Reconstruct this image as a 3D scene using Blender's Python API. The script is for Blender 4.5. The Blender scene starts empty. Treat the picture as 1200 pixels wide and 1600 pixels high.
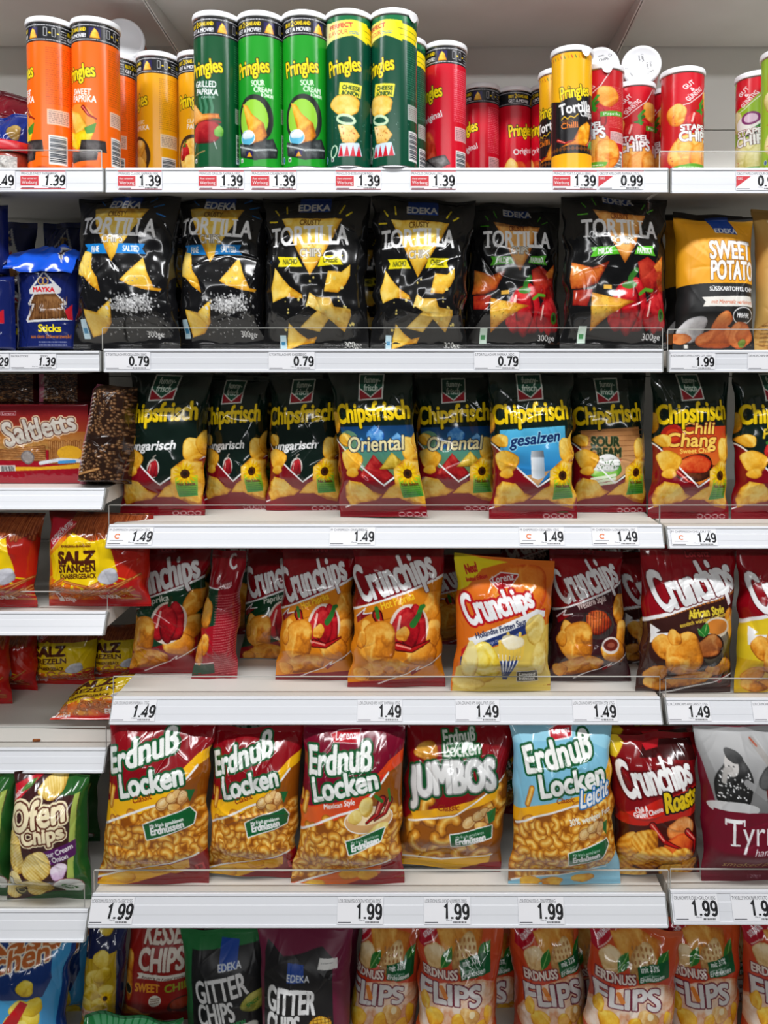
import bpy, math, random
import numpy as np
from mathutils import Vector, Matrix

SC = bpy.context.scene
COL = SC.collection

# ------------------------------------------------------------------ camera, world, lights, exposure
F, CX, CY, PITCH = 1150.0, 670.0, 564.0, math.radians(1.2)
CAMP = Vector((0.0745, -1.223, 1.62)); D0 = -CAMP.y; YB = .44       # YB = face of the back wall
cam_d = bpy.data.cameras.new('camera')
cam_d.sensor_fit = 'VERTICAL'; cam_d.sensor_height = 36.0
cam_d.lens = F * 36.0 / 1600.0
cam_d.shift_y = -(800.0 - CY) / 1600.0; cam_d.shift_x = (600.0 - CX) / 1600.0
cam_d.clip_start = 0.05; cam_d.clip_end = 50
cam = bpy.data.objects.new('camera', cam_d); COL.objects.link(cam)
cam.location = CAMP; cam.rotation_euler = (math.pi / 2 - PITCH, 0, 0)
SC.camera = cam

SC.view_settings.view_transform = 'Standard'; SC.view_settings.look = 'None'
SC.view_settings.exposure = -0.18; SC.view_settings.gamma = 1.0
SC.view_settings.use_curve_mapping = False

wd = bpy.data.worlds.new('shop_ambient'); SC.world = wd; wd.use_nodes = True
wd.node_tree.nodes['Background'].inputs[0].default_value = (0.93, 0.97, 1.0, 1)
wd.node_tree.nodes['Background'].inputs[1].default_value = 0.07

def area(name, loc, rot, sx, sy, power, col=(.98, .985, 1)):
    l = bpy.data.lights.new(name, 'AREA'); l.shape = 'RECTANGLE'; l.size = sx; l.size_y = sy
    l.energy = power; l.color = col
    o = bpy.data.objects.new(name, l); o.location = loc; o.rotation_euler = rot; COL.objects.link(o)
    return o
area('ceiling_strip_light', (0, -0.85, 2.95), (math.radians(20), 0, 0), 4.5, 0.14, 72)
area('ceiling_strip_light', (0, -3.6, 2.95), (math.radians(50), 0, 0), 4.5, 0.14, 46)
SC.cycles.max_bounces = 8; SC.cycles.transparent_max_bounces = 16
SC.cycles.use_denoising = True

# ------------------------------------------------------------------ pixel -> world
_cp, _sp = math.cos(PITCH), math.sin(PITCH)
def ray(px, py):
    x = (px - CX) / F; z = -(py - CY) / F
    return Vector((x, _cp + z * _sp, -_sp + z * _cp))     # y-forward, pitched down
def at(px, py, Y):
    d = ray(px, py); t = (Y - CAMP.y) / d.y
    return CAMP + d * t
def to_px(p):
    r = Vector(p) - CAMP
    yf = r.y * _cp - r.z * _sp; zu = r.y * _sp + r.z * _cp
    return CX + F * r.x / yf, CY - F * zu / yf

# ------------------------------------------------------------------ materials
def srgb(c):
    c = np.asarray(c, float) / 255.0
    return np.where(c <= .04045, c / 12.92, ((c + .055) / 1.055) ** 2.4)
def mat(name, col=None, rough=.5, metal=0., spec=.5, coat=0., attr=None, noise=None, bump=None):
    m = bpy.data.materials.new(name); m.use_nodes = True
    nt = m.node_tree; b = nt.nodes['Principled BSDF']
    b.inputs['Roughness'].default_value = rough; b.inputs['Metallic'].default_value = metal
    b.inputs['Specular IOR Level'].default_value = spec
    b.inputs['Coat Weight'].default_value = coat; b.inputs['Coat Roughness'].default_value = .08
    if attr:
        a = nt.nodes.new('ShaderNodeVertexColor'); a.layer_name = attr
        nt.links.new(a.outputs[0], b.inputs['Base Color'])
    elif noise:
        tc = nt.nodes.new('ShaderNodeTexCoord'); n = nt.nodes.new('ShaderNodeTexNoise')
        n.inputs['Scale'].default_value = noise[0]; n.inputs['Detail'].default_value = 6
        r = nt.nodes.new('ShaderNodeValToRGB')
        c0 = srgb(col); c1 = srgb(noise[1])
        r.color_ramp.elements[0].color = (*c0, 1); r.color_ramp.elements[1].color = (*c1, 1)
        r.color_ramp.elements[0].position = .35; r.color_ramp.elements[1].position = .7
        nt.links.new(tc.outputs['Object'], n.inputs[0]); nt.links.new(n.outputs[0], r.inputs[0])
        nt.links.new(r.outputs[0], b.inputs['Base Color'])
    else:
        b.inputs['Base Color'].default_value = (*srgb(col), 1)
    if bump:
        tc = nt.nodes.new('ShaderNodeTexCoord'); n = nt.nodes.new('ShaderNodeTexNoise')
        n.inputs['Scale'].default_value = bump[0]; n.inputs['Detail'].default_value = 4
        bp = nt.nodes.new('ShaderNodeBump'); bp.inputs['Strength'].default_value = bump[1]; bp.inputs['Distance'].default_value = .002
        nt.links.new(tc.outputs['Object'], n.inputs[0]); nt.links.new(n.outputs[0], bp.inputs['Height'])
        nt.links.new(bp.outputs[0], b.inputs['Normal'])
    return m
M = {}
M['film'] = mat('printed_glossy_film', rough=.13, spec=.6, attr='print')
M['matte'] = mat('printed_matte_film', rough=.42, spec=.4, attr='print')
M['card'] = mat('printed_can_board', rough=.22, spec=.35, attr='print')
M['steel'] = mat('shelf_enamel', (214, 211, 204), .45, spec=.4, noise=(9, (220, 217, 211)))
M['panel'] = mat('back_panel_enamel', (232, 231, 225), .4, spec=.4, noise=(3, (236, 235, 230)))
M['panel_seam'] = mat('panel_seam', (110, 106, 100), .6)
M['rail'] = mat('white_rail_plastic', (226, 228, 233), .22, spec=.5, noise=(4, (230, 232, 236)))
M['rail_end'] = mat('grey_rail_cap', (150, 152, 150), .4)
M['paper'] = mat('tag_paper', (238, 239, 243), .5, noise=(30, (241, 241, 244)))
M['ink'] = mat('black_ink', (22, 22, 26), .6)
M['grey_ink'] = mat('grey_ink', (95, 95, 102), .6)
M['red_ink'] = mat('red_ink', (205, 52, 62), .6)
M['orange_ink'] = mat('orange_ink', (232, 120, 40), .6)
M['white_ink'] = mat('white_ink', (240, 238, 238), .6)
M['lid'] = mat('white_lid_plastic', (236, 237, 240), .35, spec=.5, bump=(60, .05))
M['tin'] = mat('tin_rim', (170, 172, 176), .28, metal=1)
M['dark'] = mat('dark_steel', (70, 70, 70), .5)
M['floor'] = mat('floor_tile', (150, 147, 140), .35, noise=(5, (165, 160, 152)))
M['floor_ceiling'] = mat('ceiling_paint', (225, 225, 222), .8)
M['crumb'] = mat('crumb_brown', (170, 96, 40), .8, noise=(200, (120, 60, 22)))
M['salsa'] = mat('salsa_red', (188, 60, 36), .3, noise=(70, (120, 40, 20)), coat=.8)
M['redlid'] = mat('red_lid_enamel', (196, 22, 36), .3)
M['labelw'] = mat('jar_label_paper', (222, 220, 216), .5, noise=(300, (150, 150, 150)))

def clear_mat(name, tint, gloss_ior=1.35):
    m = bpy.data.materials.new(name); m.use_nodes = True; nt = m.node_tree
    nt.nodes.clear()
    out = nt.nodes.new('ShaderNodeOutputMaterial'); mix = nt.nodes.new('ShaderNodeMixShader')
    tr = nt.nodes.new('ShaderNodeBsdfTransparent'); tr.inputs[0].default_value = (*tint, 1)
    gl = nt.nodes.new('ShaderNodeBsdfGlossy'); gl.inputs['Roughness'].default_value = .08
    fr = nt.nodes.new('ShaderNodeFresnel'); fr.inputs[0].default_value = gloss_ior
    ge = nt.nodes.new('ShaderNodeNewGeometry'); mu = nt.nodes.new('ShaderNodeMath'); mu.operation = 'SUBTRACT'; mu.use_clamp = True   # inner faces only let light out
    nt.links.new(fr.outputs[0], mu.inputs[0]); nt.links.new(ge.outputs['Backfacing'], mu.inputs[1])
    nt.links.new(mu.outputs[0], mix.inputs[0]); nt.links.new(tr.outputs[0], mix.inputs[1])
    nt.links.new(gl.outputs[0], mix.inputs[2]); nt.links.new(mix.outputs[0], out.inputs[0])
    return m
M['acrylic'] = clear_mat('clear_acrylic', (.985, .985, .98))
M['acrylic_edge'] = mat('acrylic_cut_edge', (190, 190, 184), .2)

# ------------------------------------------------------------------ mesh helpers
def new_obj(name, me, parent=None, mats=(), loc=None):
    o = bpy.data.objects.new(name, me); COL.objects.link(o)
    for m in mats:
        if m and not any(x == m for x in me.materials): me.materials.append(m)
    if parent: o.parent = parent
    if loc is not None: o.location = loc
    return o
def empty(name, label, cat, group=None, loc=(0, 0, 0), rot=None):
    o = bpy.data.objects.new(name, None); COL.objects.link(o); o.empty_display_size = .03
    o.location = loc
    if rot is not None: o.rotation_euler = rot
    return tag_(o, label, cat, group)
def tag_(o, label, cat, group=None):
    o['label'] = label; o['category'] = cat
    if group: o['group'] = group
    return o
class MB:
    """collects faces with material slots into one mesh"""
    def __init__(s): s.v = []; s.f = []; s.mi = []; s.sm = []
    def add(s, vs, fs, mi=0, smooth=False):
        n = len(s.v); s.v += [tuple(v) for v in vs]
        for f in fs: s.f.append([i + n for i in f]); s.mi.append(mi); s.sm.append(smooth)
    def box(s, x0, x1, y0, y1, z0, z1, mi=0):
        vs = [(x, y, z) for x in (x0, x1) for y in (y0, y1) for z in (z0, z1)]
        s.add(vs, [(0, 1, 3, 2), (4, 6, 7, 5), (0, 4, 5, 1), (2, 3, 7, 6), (0, 2, 6, 4), (1, 5, 7, 3)], mi)
    def prism_x(s, prof, x0, x1, mi=0):
        n = len(prof)
        vs = [(x0, y, z) for y, z in prof] + [(x1, y, z) for y, z in prof]
        fs = [(i, (i + 1) % n, n + (i + 1) % n, n + i) for i in range(n)]
        fs += [tuple(range(n - 1, -1, -1)), tuple(range(n, 2 * n))]
        s.add(vs, fs, mi)
    def poly_xz(s, pts, y, mi=0):        # flat polygon facing -y
        s.add([(x, y, z) for x, z in pts], [tuple(range(len(pts)))], mi)
    def lathe(s, prof, seg=48, mi=0, cx=0, cy=0, smooth=True):
        vs = []; fs = []
        for r, z in prof:
            for k in range(seg):
                a = 2 * math.pi * k / seg; vs.append((cx + r * math.cos(a), cy + r * math.sin(a), z))
        for i in range(len(prof) - 1):
            for k in range(seg):
                k2 = (k + 1) % seg
                fs.append((i * seg + k, i * seg + k2, (i + 1) * seg + k2, (i + 1) * seg + k))
        s.add(vs, fs, mi, smooth)
    def build(s, name, mats, parent=None, loc=None, bevel=0):
        me = bpy.data.meshes.new(name); me.from_pydata(s.v, [], s.f)
        for m in mats: me.materials.append(m)
        me.polygons.foreach_set('material_index', s.mi); me.polygons.foreach_set('use_smooth', s.sm)
        me.update()
        o = bpy.data.objects.new(name, me); COL.objects.link(o)
        if parent: o.parent = parent
        if loc is not None: o.location = loc
        if bevel:
            b = o.modifiers.new('bevel', 'BEVEL'); b.width = bevel; b.segments = 2; b.limit_method = 'ANGLE'
        return o
def grid_mesh(name, grids):
    """grids: list of (P[nv,nu,3], C[nv,nu,3] sRGB 0..1, flip, mi) -> one mesh with 'print' colours"""
    V = []; Cc = []; Q = []; MI = []; off = 0
    for P, C, flip, mi in grids:
        nv, nu = P.shape[:2]
        V.append(P.reshape(-1, 3)); Cc.append(C.reshape(-1, 3))
        i = (np.arange(nv - 1)[:, None] * nu + np.arange(nu - 1)[None, :]).ravel() + off
        q = np.stack([i, i + nu, i + nu + 1, i + 1], 1)
        if flip: q = q[:, ::-1]
        Q.append(q); MI.append(np.full(len(q), mi, np.int32)); off += nv * nu
    V = np.concatenate(V).astype(np.float32); Cc = np.concatenate(Cc); Q = np.concatenate(Q).astype(np.int32); MI = np.concatenate(MI)
    me = bpy.data.meshes.new(name)
    me.vertices.add(len(V)); me.vertices.foreach_set('co', V.ravel())
    me.loops.add(Q.size); me.loops.foreach_set('vertex_index', Q.ravel())
    me.polygons.add(len(Q)); me.polygons.foreach_set('loop_start', np.arange(len(Q), dtype=np.int32) * 4)
    me.polygons.foreach_set('material_index', MI)
    me.polygons.foreach_set('use_smooth', np.ones(len(Q), bool))
    me.update(calc_edges=True)
    ca = me.color_attributes.new('print', 'BYTE_COLOR', 'POINT')
    rgba = np.ones((len(V), 4), np.float32); rgba[:, :3] = np.clip(Cc, 0, 1)
    ca.data.foreach_set('color_srgb', rgba.ravel())
    return me

# ------------------------------------------------------------------ noise
_rng = np.random.default_rng(7)
def _tile(n):
    out = np.zeros((512, 512)); amp = 1.
    for k in range(5):
        m = n * 2 ** k
        if m > 512: break
        g = _rng.random((m, m)); t = np.arange(512) * m / 512.
        i = t.astype(int); f = t - i; f = f * f * (3 - 2 * f); j = (i + 1) % m
        a = g[i][:, i] * (1 - f)[None, :] + g[i][:, j] * f[None, :]
        b = g[j][:, i] * (1 - f)[None, :] + g[j][:, j] * f[None, :]
        out += amp * (a * (1 - f)[:, None] + b * f[:, None]); amp *= .5
    out -= out.min(); return out / out.max()
NT = {4: _tile(4), 16: _tile(16), 64: _tile(64)}
def nz(n, X, Y):
    return NT[n][np.asarray(Y).astype(int) % 512, np.asarray(X).astype(int) % 512]
def nsm(P, X, Y):
    """smooth noise: P = tile period count, X, Y in tile units, bilinear"""
    t = NSM; x = np.mod(np.asarray(X, float), 64.); y = np.mod(np.asarray(Y, float), 64.)
    i, j = x.astype(int), y.astype(int); f, g = x - i, y - j; f = f * f * (3 - 2 * f); g = g * g * (3 - 2 * g); i1, j1 = (i + 1) % 64, (j + 1) % 64
    i, j = i % 64, j % 64
    return (t[j, i] * (1 - f) + t[j, i1] * f) * (1 - g) + (t[j1, i] * (1 - f) + t[j1, i1] * f) * g
NSM = _rng.random((64, 64))
# ------------------------------------------------------------------ print rasteriser (packaging artwork)
_gl = {}
def glyphs(t):
    if t not in _gl:
        c = bpy.data.curves.new('t', 'FONT'); c.body = t; c.size = 1; c.resolution_u = 4
        o = bpy.data.objects.new('t', c); m = bpy.data.meshes.new_from_object(o)
        v = np.zeros(len(m.vertices) * 3); m.vertices.foreach_get('co', v); v = v.reshape(-1, 3)[:, :2]
        loops = np.zeros(len(m.loops), int); m.loops.foreach_get('vertex_index', loops)
        e0 = []; e1 = []; fc = []
        for p in m.polygons:
            l = list(loops[p.loop_start:p.loop_start + p.loop_total]); fc.append(l)
            e0 += l; e1 += l[1:] + l[:1]
        bpy.data.meshes.remove(m); bpy.data.objects.remove(o); bpy.data.curves.remove(c)
        x0, x1 = v[:, 0].min(), v[:, 0].max()
        v = v - (x0, 0); _gl[t] = (v, np.array(e0), np.array(e1), x1 - x0, fc)
    return _gl[t]
CAP = 0.69
def dil(m, r):
    r = int(round(r))
    for k in range(r):
        n = m.copy()
        n[1:] |= m[:-1]; n[:-1] |= m[1:]; n[:, 1:] |= m[:, :-1]; n[:, :-1] |= m[:, 1:]
        if k % 2:
            n[1:, 1:] |= m[:-1, :-1]; n[:-1, :-1] |= m[1:, 1:]; n[1:, :-1] |= m[:-1, 1:]; n[:-1, 1:] |= m[1:, :-1]
        m = n
    return m
def C3(c): return np.asarray(c, float) / 255.

class Art:
    """flat artwork drawn in photo pixels of one bag (quad TL,TR,BR,BL), kept as an upright sheet"""
    def __init__(s, quad, bg, zoom=(0, 0, 1), S=3.2, mx=.3):
        s.MX = mx
        s.z = zoom; s.SK = S * zoom[2]                       # coordinates below may be read off an enlarged crop
        s.q = np.array(quad, float); s.S = S
        s.w = (np.linalg.norm(s.q[1] - s.q[0]) + np.linalg.norm(s.q[2] - s.q[3])) / 2
        s.h = (np.linalg.norm(s.q[3] - s.q[0]) + np.linalg.norm(s.q[2] - s.q[1])) / 2
        s.W = int(s.w * S * (1 + 2 * s.MX)); s.H = int(s.h * S)
        s.im = np.zeros((s.H, s.W, 3)); s.im[:] = C3(bg); s.rng = random.Random(5)
    def T(s, P):
        P = np.asarray(P, float).reshape(-1, 2) * s.z[2] + s.z[:2]; A, B, C, D = s.q
        u = np.full(len(P), .5); v = np.full(len(P), .5)
        for _ in range(6):
            X = (A + np.outer(u, B - A) + np.outer(v, D - A) + np.outer(u * v, A - B + C - D)) - P
            du = (B - A) + np.outer(v, A - B + C - D); dv = (D - A) + np.outer(u, A - B + C - D)
            det = du[:, 0] * dv[:, 1] - du[:, 1] * dv[:, 0]
            u = u - (X[:, 0] * dv[:, 1] - X[:, 1] * dv[:, 0]) / det
            v = v - (du[:, 0] * X[:, 1] - du[:, 1] * X[:, 0]) / det
        return np.stack([(u + s.MX) * s.w * s.S, v * s.h * s.S], 1)
    # -- masks
    def _fill(s, P0, P1, pad=0):
        lo = np.floor(np.minimum(P0.min(0), P1.min(0))).astype(int) - 1 - pad
        hi = np.ceil(np.maximum(P0.max(0), P1.max(0))).astype(int) + 2 + pad
        lo = np.maximum(lo, 0); hi = np.minimum(hi, (s.W, s.H))
        w, h = hi - lo
        if w <= 0 or h <= 0: return None
        a = P0 - lo; b = P1 - lo
        up = b[:, 1] < a[:, 1]
        t = np.where(up[:, None], b, a); e = np.where(up[:, None], a, b); sg = np.where(up, -1, 1)
        j0 = np.clip(np.ceil(t[:, 1] - .5), 0, h).astype(int); j1 = np.clip(np.ceil(e[:, 1] - .5), 0, h).astype(int)
        n = np.maximum(j1 - j0, 0); idx = np.repeat(np.arange(len(n)), n)
        rows = np.arange(n.sum()) - np.repeat(np.cumsum(n) - n, n) + j0[idx]
        dy = np.where(np.abs(e[:, 1] - t[:, 1]) < 1e-9, 1, e[:, 1] - t[:, 1])
        x = t[idx, 0] + (rows + .5 - t[idx, 1]) * ((e[:, 0] - t[:, 0]) / dy)[idx]
        col = np.clip(np.ceil(x - .5), 0, w).astype(int)
        acc = np.zeros((h, w + 1), np.int32); np.add.at(acc, (rows, col), sg[idx])
        return np.cumsum(acc, 1)[:, :w] != 0, lo
    def _paint(s, ml, col, a=1.):
        if ml is None: return
        m, lo = ml; h, w = m.shape
        v = s.im[lo[1]:lo[1] + h, lo[0]:lo[0] + w]
        if callable(col):
            X, Y = np.meshgrid(np.arange(w) + lo[0], np.arange(h) + lo[1]); c = col(X, Y)[m]
        else: c = C3(col)
        if isinstance(a, np.ndarray): a = a[m][:, None]
        v[m] = v[m] * (1 - a) + c * a
    def poly(s, pts, col, a=1., out=None):
        p = s.T(pts); ml = s._fill(p, np.roll(p, -1, 0), pad=int((out[0] if out else 0) * s.SK) + 2)
        if ml is None: return
        if out: s._paint((dil(ml[0], out[0] * s.SK), ml[1]), out[1])
        s._paint(ml, col, a)
    def rect(s, x0, y0, x1, y1, col, a=1., out=None): s.poly([(x0, y0), (x1, y0), (x1, y1), (x0, y1)], col, a, out)
    def grad(s, pts, c0, c1, ang=90, a=1.):
        """printed colour blend across a shape"""
        p = s.T(pts); d = np.array([math.cos(math.radians(ang)), math.sin(math.radians(ang))])
        k = p @ d; k0, k1 = k.min(), k.max()
        def f(X, Y):
            t = np.clip((X * d[0] + Y * d[1] - k0) / (k1 - k0), 0, 1)[..., None]
            return C3(c0) * (1 - t) + C3(c1) * t
        s._paint(s._fill(p, np.roll(p, -1, 0)), f, a)
    def ell(s, cx, cy, rx, ry, col, a=1., rot=0, out=None): s.poly(ring(cx, cy, rx, ry, rot), col, a, out)
    def text(s, t, x0, yb, x1, cap, col, rot=0, shear=0., bold=0., out=(), tap=1., arc=0., a=1.):
        v, e0, e1, tw, _ = glyphs(t); bold *= .5; x0 += bold * .6; x1 -= bold * .6
        wd = x1 - x0; X = v[:, 0] / tw * wd; Y = v[:, 1] / CAP * cap
        Y = Y * (1 + (tap - 1) * X / wd); X = X + shear * Y
        Y = Y + arc * (1 - ((X / wd - .5) * 2) ** 2)
        r = math.radians(rot); c, sn = math.cos(r), math.sin(r)
        P = s.T(np.stack([x0 + X * c - Y * sn, yb - (X * sn + Y * c)], 1))
        ml = s._fill(P[e0], P[e1], pad=int((bold + sum(o[0] for o in out)) * s.SK) + 2)
        if ml is None: return
        m = dil(ml[0], bold * s.SK)
        acc = 0
        rings = []
        for wv, cc in out: acc += wv; rings.append((acc, cc))
        for wv, cc in reversed(rings): s._paint((dil(m, wv * s.SK), ml[1]), cc, a)
        s._paint((m, ml[1]), col, a)
    def _dist(s, pts, rad):
        p = s.T(pts); pad = rad + 2
        lo = np.maximum(np.floor(p.min(0) - pad), 0).astype(int); hi = np.minimum(np.ceil(p.max(0) + pad), (s.W, s.H)).astype(int)
        if (hi <= lo).any(): return None
        X, Y = np.meshgrid(np.arange(lo[0], hi[0]) + .5, np.arange(lo[1], hi[1]) + .5)
        D = np.full(X.shape, 1e9); K = np.zeros(X.shape)
        for i in range(len(p) - 1):
            d = p[i + 1] - p[i]; L = max(d @ d, 1e-9)
            t = np.clip(((X - p[i, 0]) * d[0] + (Y - p[i, 1]) * d[1]) / L, 0, 1)
            q = np.hypot(X - p[i, 0] - t * d[0], Y - p[i, 1] - t * d[1])
            m = q < D; D[m] = q[m]; K[m] = ((i + t) / (len(p) - 1))[m]
        return D, K, lo
    def stroke(s, pts, wd, col, taper=None, a=1.):
        r = wd * s.SK / 2; o = s._dist(pts, r)
        if o is None: return
        D, K, lo = o; s._paint((D < (r if taper is None else r * (taper[0] + (taper[1] - taper[0]) * K)), lo), col, a)
    def tube(s, pts, wd, c_rim, c_mid, c_hi):
        r = wd * s.SK / 2; o = s._dist(pts, r)
        if o is None: return
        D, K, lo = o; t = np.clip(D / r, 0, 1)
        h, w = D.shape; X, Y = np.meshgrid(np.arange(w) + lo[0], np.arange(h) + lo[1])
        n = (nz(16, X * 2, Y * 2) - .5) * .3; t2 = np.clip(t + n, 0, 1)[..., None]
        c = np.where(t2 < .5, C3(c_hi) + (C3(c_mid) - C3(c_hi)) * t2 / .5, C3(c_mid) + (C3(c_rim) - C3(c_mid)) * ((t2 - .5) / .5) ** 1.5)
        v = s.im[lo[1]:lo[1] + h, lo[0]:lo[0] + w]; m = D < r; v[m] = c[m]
    def chip(s, cx, cy, rx, ry, rot=0, seed=0, pal=((176, 104, 22), (238, 178, 54), (252, 220, 122)), pts=None, lines=0, out=None):
        rg = random.Random(seed * 13 + 1)
        if pts is None:
            ph = [rg.random() * 6.28 for _ in range(3)]
            pts = []
            for k in range(40):
                th = k / 40 * 6.283; f = 1 + .07 * math.sin(2 * th + ph[0]) + .06 * math.sin(3 * th + ph[1]) + .035 * math.sin(5 * th + ph[2])
                x, y = rx * f * math.cos(th), ry * f * math.sin(th); r = math.radians(rot)
                pts.append((cx + x * math.cos(r) - y * math.sin(r), cy + x * math.sin(r) + y * math.cos(r)))
        p = s.T(pts); ml = s._fill(p, np.roll(p, -1, 0), pad=int((out[0] if out else 0) * s.SK) + 4)
        if ml is None: return
        m, lo = ml
        if out: s._paint((dil(m, out[0] * s.SK), lo), out[1])
        c = p.mean(0); R = max(np.abs(p - c).max(), 1.); la = rg.random() * 1.2 + 3.6; lx, ly = math.cos(la), math.sin(la)
        er = m.copy(); rim = np.zeros(m.shape)
        stp = max(1, int(R * .05))
        for _ in range(4):
            for __ in range(stp):
                e2 = er.copy(); e2[1:] &= er[:-1]; e2[:-1] &= er[1:]; e2[:, 1:] &= er[:, :-1]; e2[:, :-1] &= er[:, 1:]; er = e2
            rim += ~er
        rim /= 4.; o1, o2 = rg.randrange(512), rg.randrange(512); la2 = rg.random() * 3
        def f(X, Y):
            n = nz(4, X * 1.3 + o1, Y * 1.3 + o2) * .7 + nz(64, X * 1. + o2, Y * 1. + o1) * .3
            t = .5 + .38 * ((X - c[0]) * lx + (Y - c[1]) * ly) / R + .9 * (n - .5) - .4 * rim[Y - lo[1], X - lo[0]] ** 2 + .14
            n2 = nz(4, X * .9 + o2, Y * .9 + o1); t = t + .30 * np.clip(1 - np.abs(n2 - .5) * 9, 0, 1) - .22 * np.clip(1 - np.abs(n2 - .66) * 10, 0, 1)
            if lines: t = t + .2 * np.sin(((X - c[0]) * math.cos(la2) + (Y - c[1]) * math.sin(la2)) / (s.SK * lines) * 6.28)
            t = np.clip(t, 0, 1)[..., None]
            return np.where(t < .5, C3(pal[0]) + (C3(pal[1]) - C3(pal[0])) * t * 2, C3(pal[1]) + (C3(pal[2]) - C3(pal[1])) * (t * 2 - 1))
        s._paint((m, lo), f)
    def speck(s, x0, y0, x1, y1, n, col, r0=.4, r1=1.2, seed=1):
        rg = random.Random(seed)
        for _ in range(n):
            x, y = rg.uniform(x0, x1), rg.uniform(y0, y1); r = rg.uniform(r0, r1)
            s.poly([(x + r * math.cos(a) * rg.uniform(.6, 1.2), y + r * math.sin(a) * rg.uniform(.6, 1.2)) for a in (0, 1.3, 2.5, 3.8, 5)], col)
    def fine(s, x0, y0, x1, y1, n, col, wd=.7, seed=2, a=.8):
        rg = random.Random(seed)
        for k in range(n):
            y = y0 + (y1 - y0) * (k + .5) / n; x = x0
            while x < x1 - 1:
                L = rg.uniform(2, 7); s.rect(x, y - wd / 2, min(x + L, x1), y + wd / 2, col, a); x += L + 1.1
    def sample(s, u, v):
        if not hasattr(s, 'bl'):
            k = 3; p = np.pad(s.im, ((1, 1), (1, 1), (0, 0)), 'edge')
            s.bl = sum(p[i:i + s.H, j:j + s.W] for i in range(3) for j in range(3)) / 9.
        X = np.clip((u + s.MX) / (1 + 2 * s.MX) * s.W, 0, s.W - 1.001); Y = np.clip(v * s.H, 0, s.H - 1.001)
        return s.bl[Y.astype(int), X.astype(int)]
def ring(cx, cy, rx, ry, rot=0, n=36, a0=0, a1=360):
    r = math.radians(rot); o = []
    full = a1 - a0 >= 360
    for k in range(n if full else n + 1):
        t = math.radians(a0 + (a1 - a0) * k / n); x, y = rx * math.cos(t), ry * math.sin(t)
        o.append((cx + x * math.cos(r) - y * math.sin(r), cy + x * math.sin(r) + y * math.cos(r)))
    return o
# -- printed motifs
GOLD = ((170, 98, 18), (236, 172, 42), (252, 218, 112)); ORA = ((150, 62, 14), (222, 132, 30), (246, 190, 84))
PALE = ((196, 150, 50), (238, 208, 110), (250, 234, 160)); TORT = ((196, 132, 20), (232, 186, 60), (246, 216, 116))
REDC = ((110, 30, 14), (196, 92, 34), (232, 150, 60)); KET = ((140, 70, 16), (226, 140, 34), (250, 196, 92))
def pepper(a, x, y, w, h, col=(170, 14, 24), out=None, stem=True):
    if out: a.ell(x, y, w * .5 + out, h * .5 + out, (236, 226, 214))
    lo = ((90, 4, 12), col, (214, 50, 52))
    a.chip(x - w * .2, y, w * .3, h * .48, 8, 3, lo); a.chip(x + w * .2, y, w * .3, h * .48, -8, 4, lo); a.chip(x, y + h * .03, w * .27, h * .49, 0, 5, lo)
    a.stroke([(x - w * .25, y - h * .28), (x - w * .33, y + h * .1)], w * .07, (244, 190, 180))
    if stem:
        a.stroke([(x, y - h * .38), (x + w * .04, y - h * .55), (x + w * .16, y - h * .68)], w * .13, (46, 110, 34))
        a.ell(x, y - h * .4, w * .18, h * .07, (60, 124, 40))
def chili(a, pts, wd, col=(178, 22, 22), stem=None):
    a.stroke(pts, wd, (80, 6, 8), (1.15, .3)); a.stroke(pts, wd * .8, col, (1, .1))
    a.stroke([(p[0] - wd * .12, p[1] - wd * .15) for p in pts[:-1]], wd * .2, (240, 150, 130))
    if stem: a.stroke(stem, wd * .4, (52, 120, 40))
def sunflower(a, x, y, r):
    for k in range(18):
        t = k / 18 * 6.283; a.stroke([(x + r * .4 * math.cos(t), y + r * .4 * math.sin(t)), (x + r * math.cos(t), y + r * math.sin(t))], r * .3, (250, 206, 20) if k % 2 else (232, 176, 12), (1, .3))
    a.ell(x, y, r * .42, r * .42, (70, 36, 14)); a.ell(x, y, r * .2, r * .2, (40, 22, 10))
def leaf(a, x0, y0, x1, y1, wd, col=(40, 120, 44)):
    dx, dy = x1 - x0, y1 - y0; L = math.hypot(dx, dy); nx, ny = -dy / L, dx / L
    pts = [(x0 + dx * t + nx * wd * math.sin(math.pi * t), y0 + dy * t + ny * wd * math.sin(math.pi * t)) for t in np.linspace(0, 1, 9)]
    pts += [(x0 + dx * t - nx * wd * math.sin(math.pi * t), y0 + dy * t - ny * wd * math.sin(math.pi * t)) for t in np.linspace(1, 0, 9)]
    a.poly(pts, col); a.stroke([(x0, y0), (x1, y1)], wd * .15, (150, 190, 110))
def curls(a, x0, y0, x1, y1, r, wd, n, seed=1, clip=None, pal=((110, 56, 8), (214, 140, 32), (252, 214, 108))):
    rg = random.Random(seed); ny = max(1, int((y1 - y0) / (r * 1.3))); nx = max(1, int((x1 - x0) / (r * 1.3)))
    cells = [(i, j) for j in range(ny + 1) for i in range(nx + 1)]; rg.shuffle(cells)
    for i, j in cells:
        x = x0 + (i + rg.uniform(-.3, .3)) * (x1 - x0) / nx; y = y0 + (j + rg.uniform(-.3, .3)) * (y1 - y0) / ny
        if clip and not clip(x, y): continue
        b = rg.uniform(0, 360); span = rg.uniform(80, 165)
        a.tube(ring(x, y, r, r * rg.uniform(.75, 1.1), rg.uniform(0, 180), 7, b, b + span), wd * rg.uniform(.85, 1.15), *pal)
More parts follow.
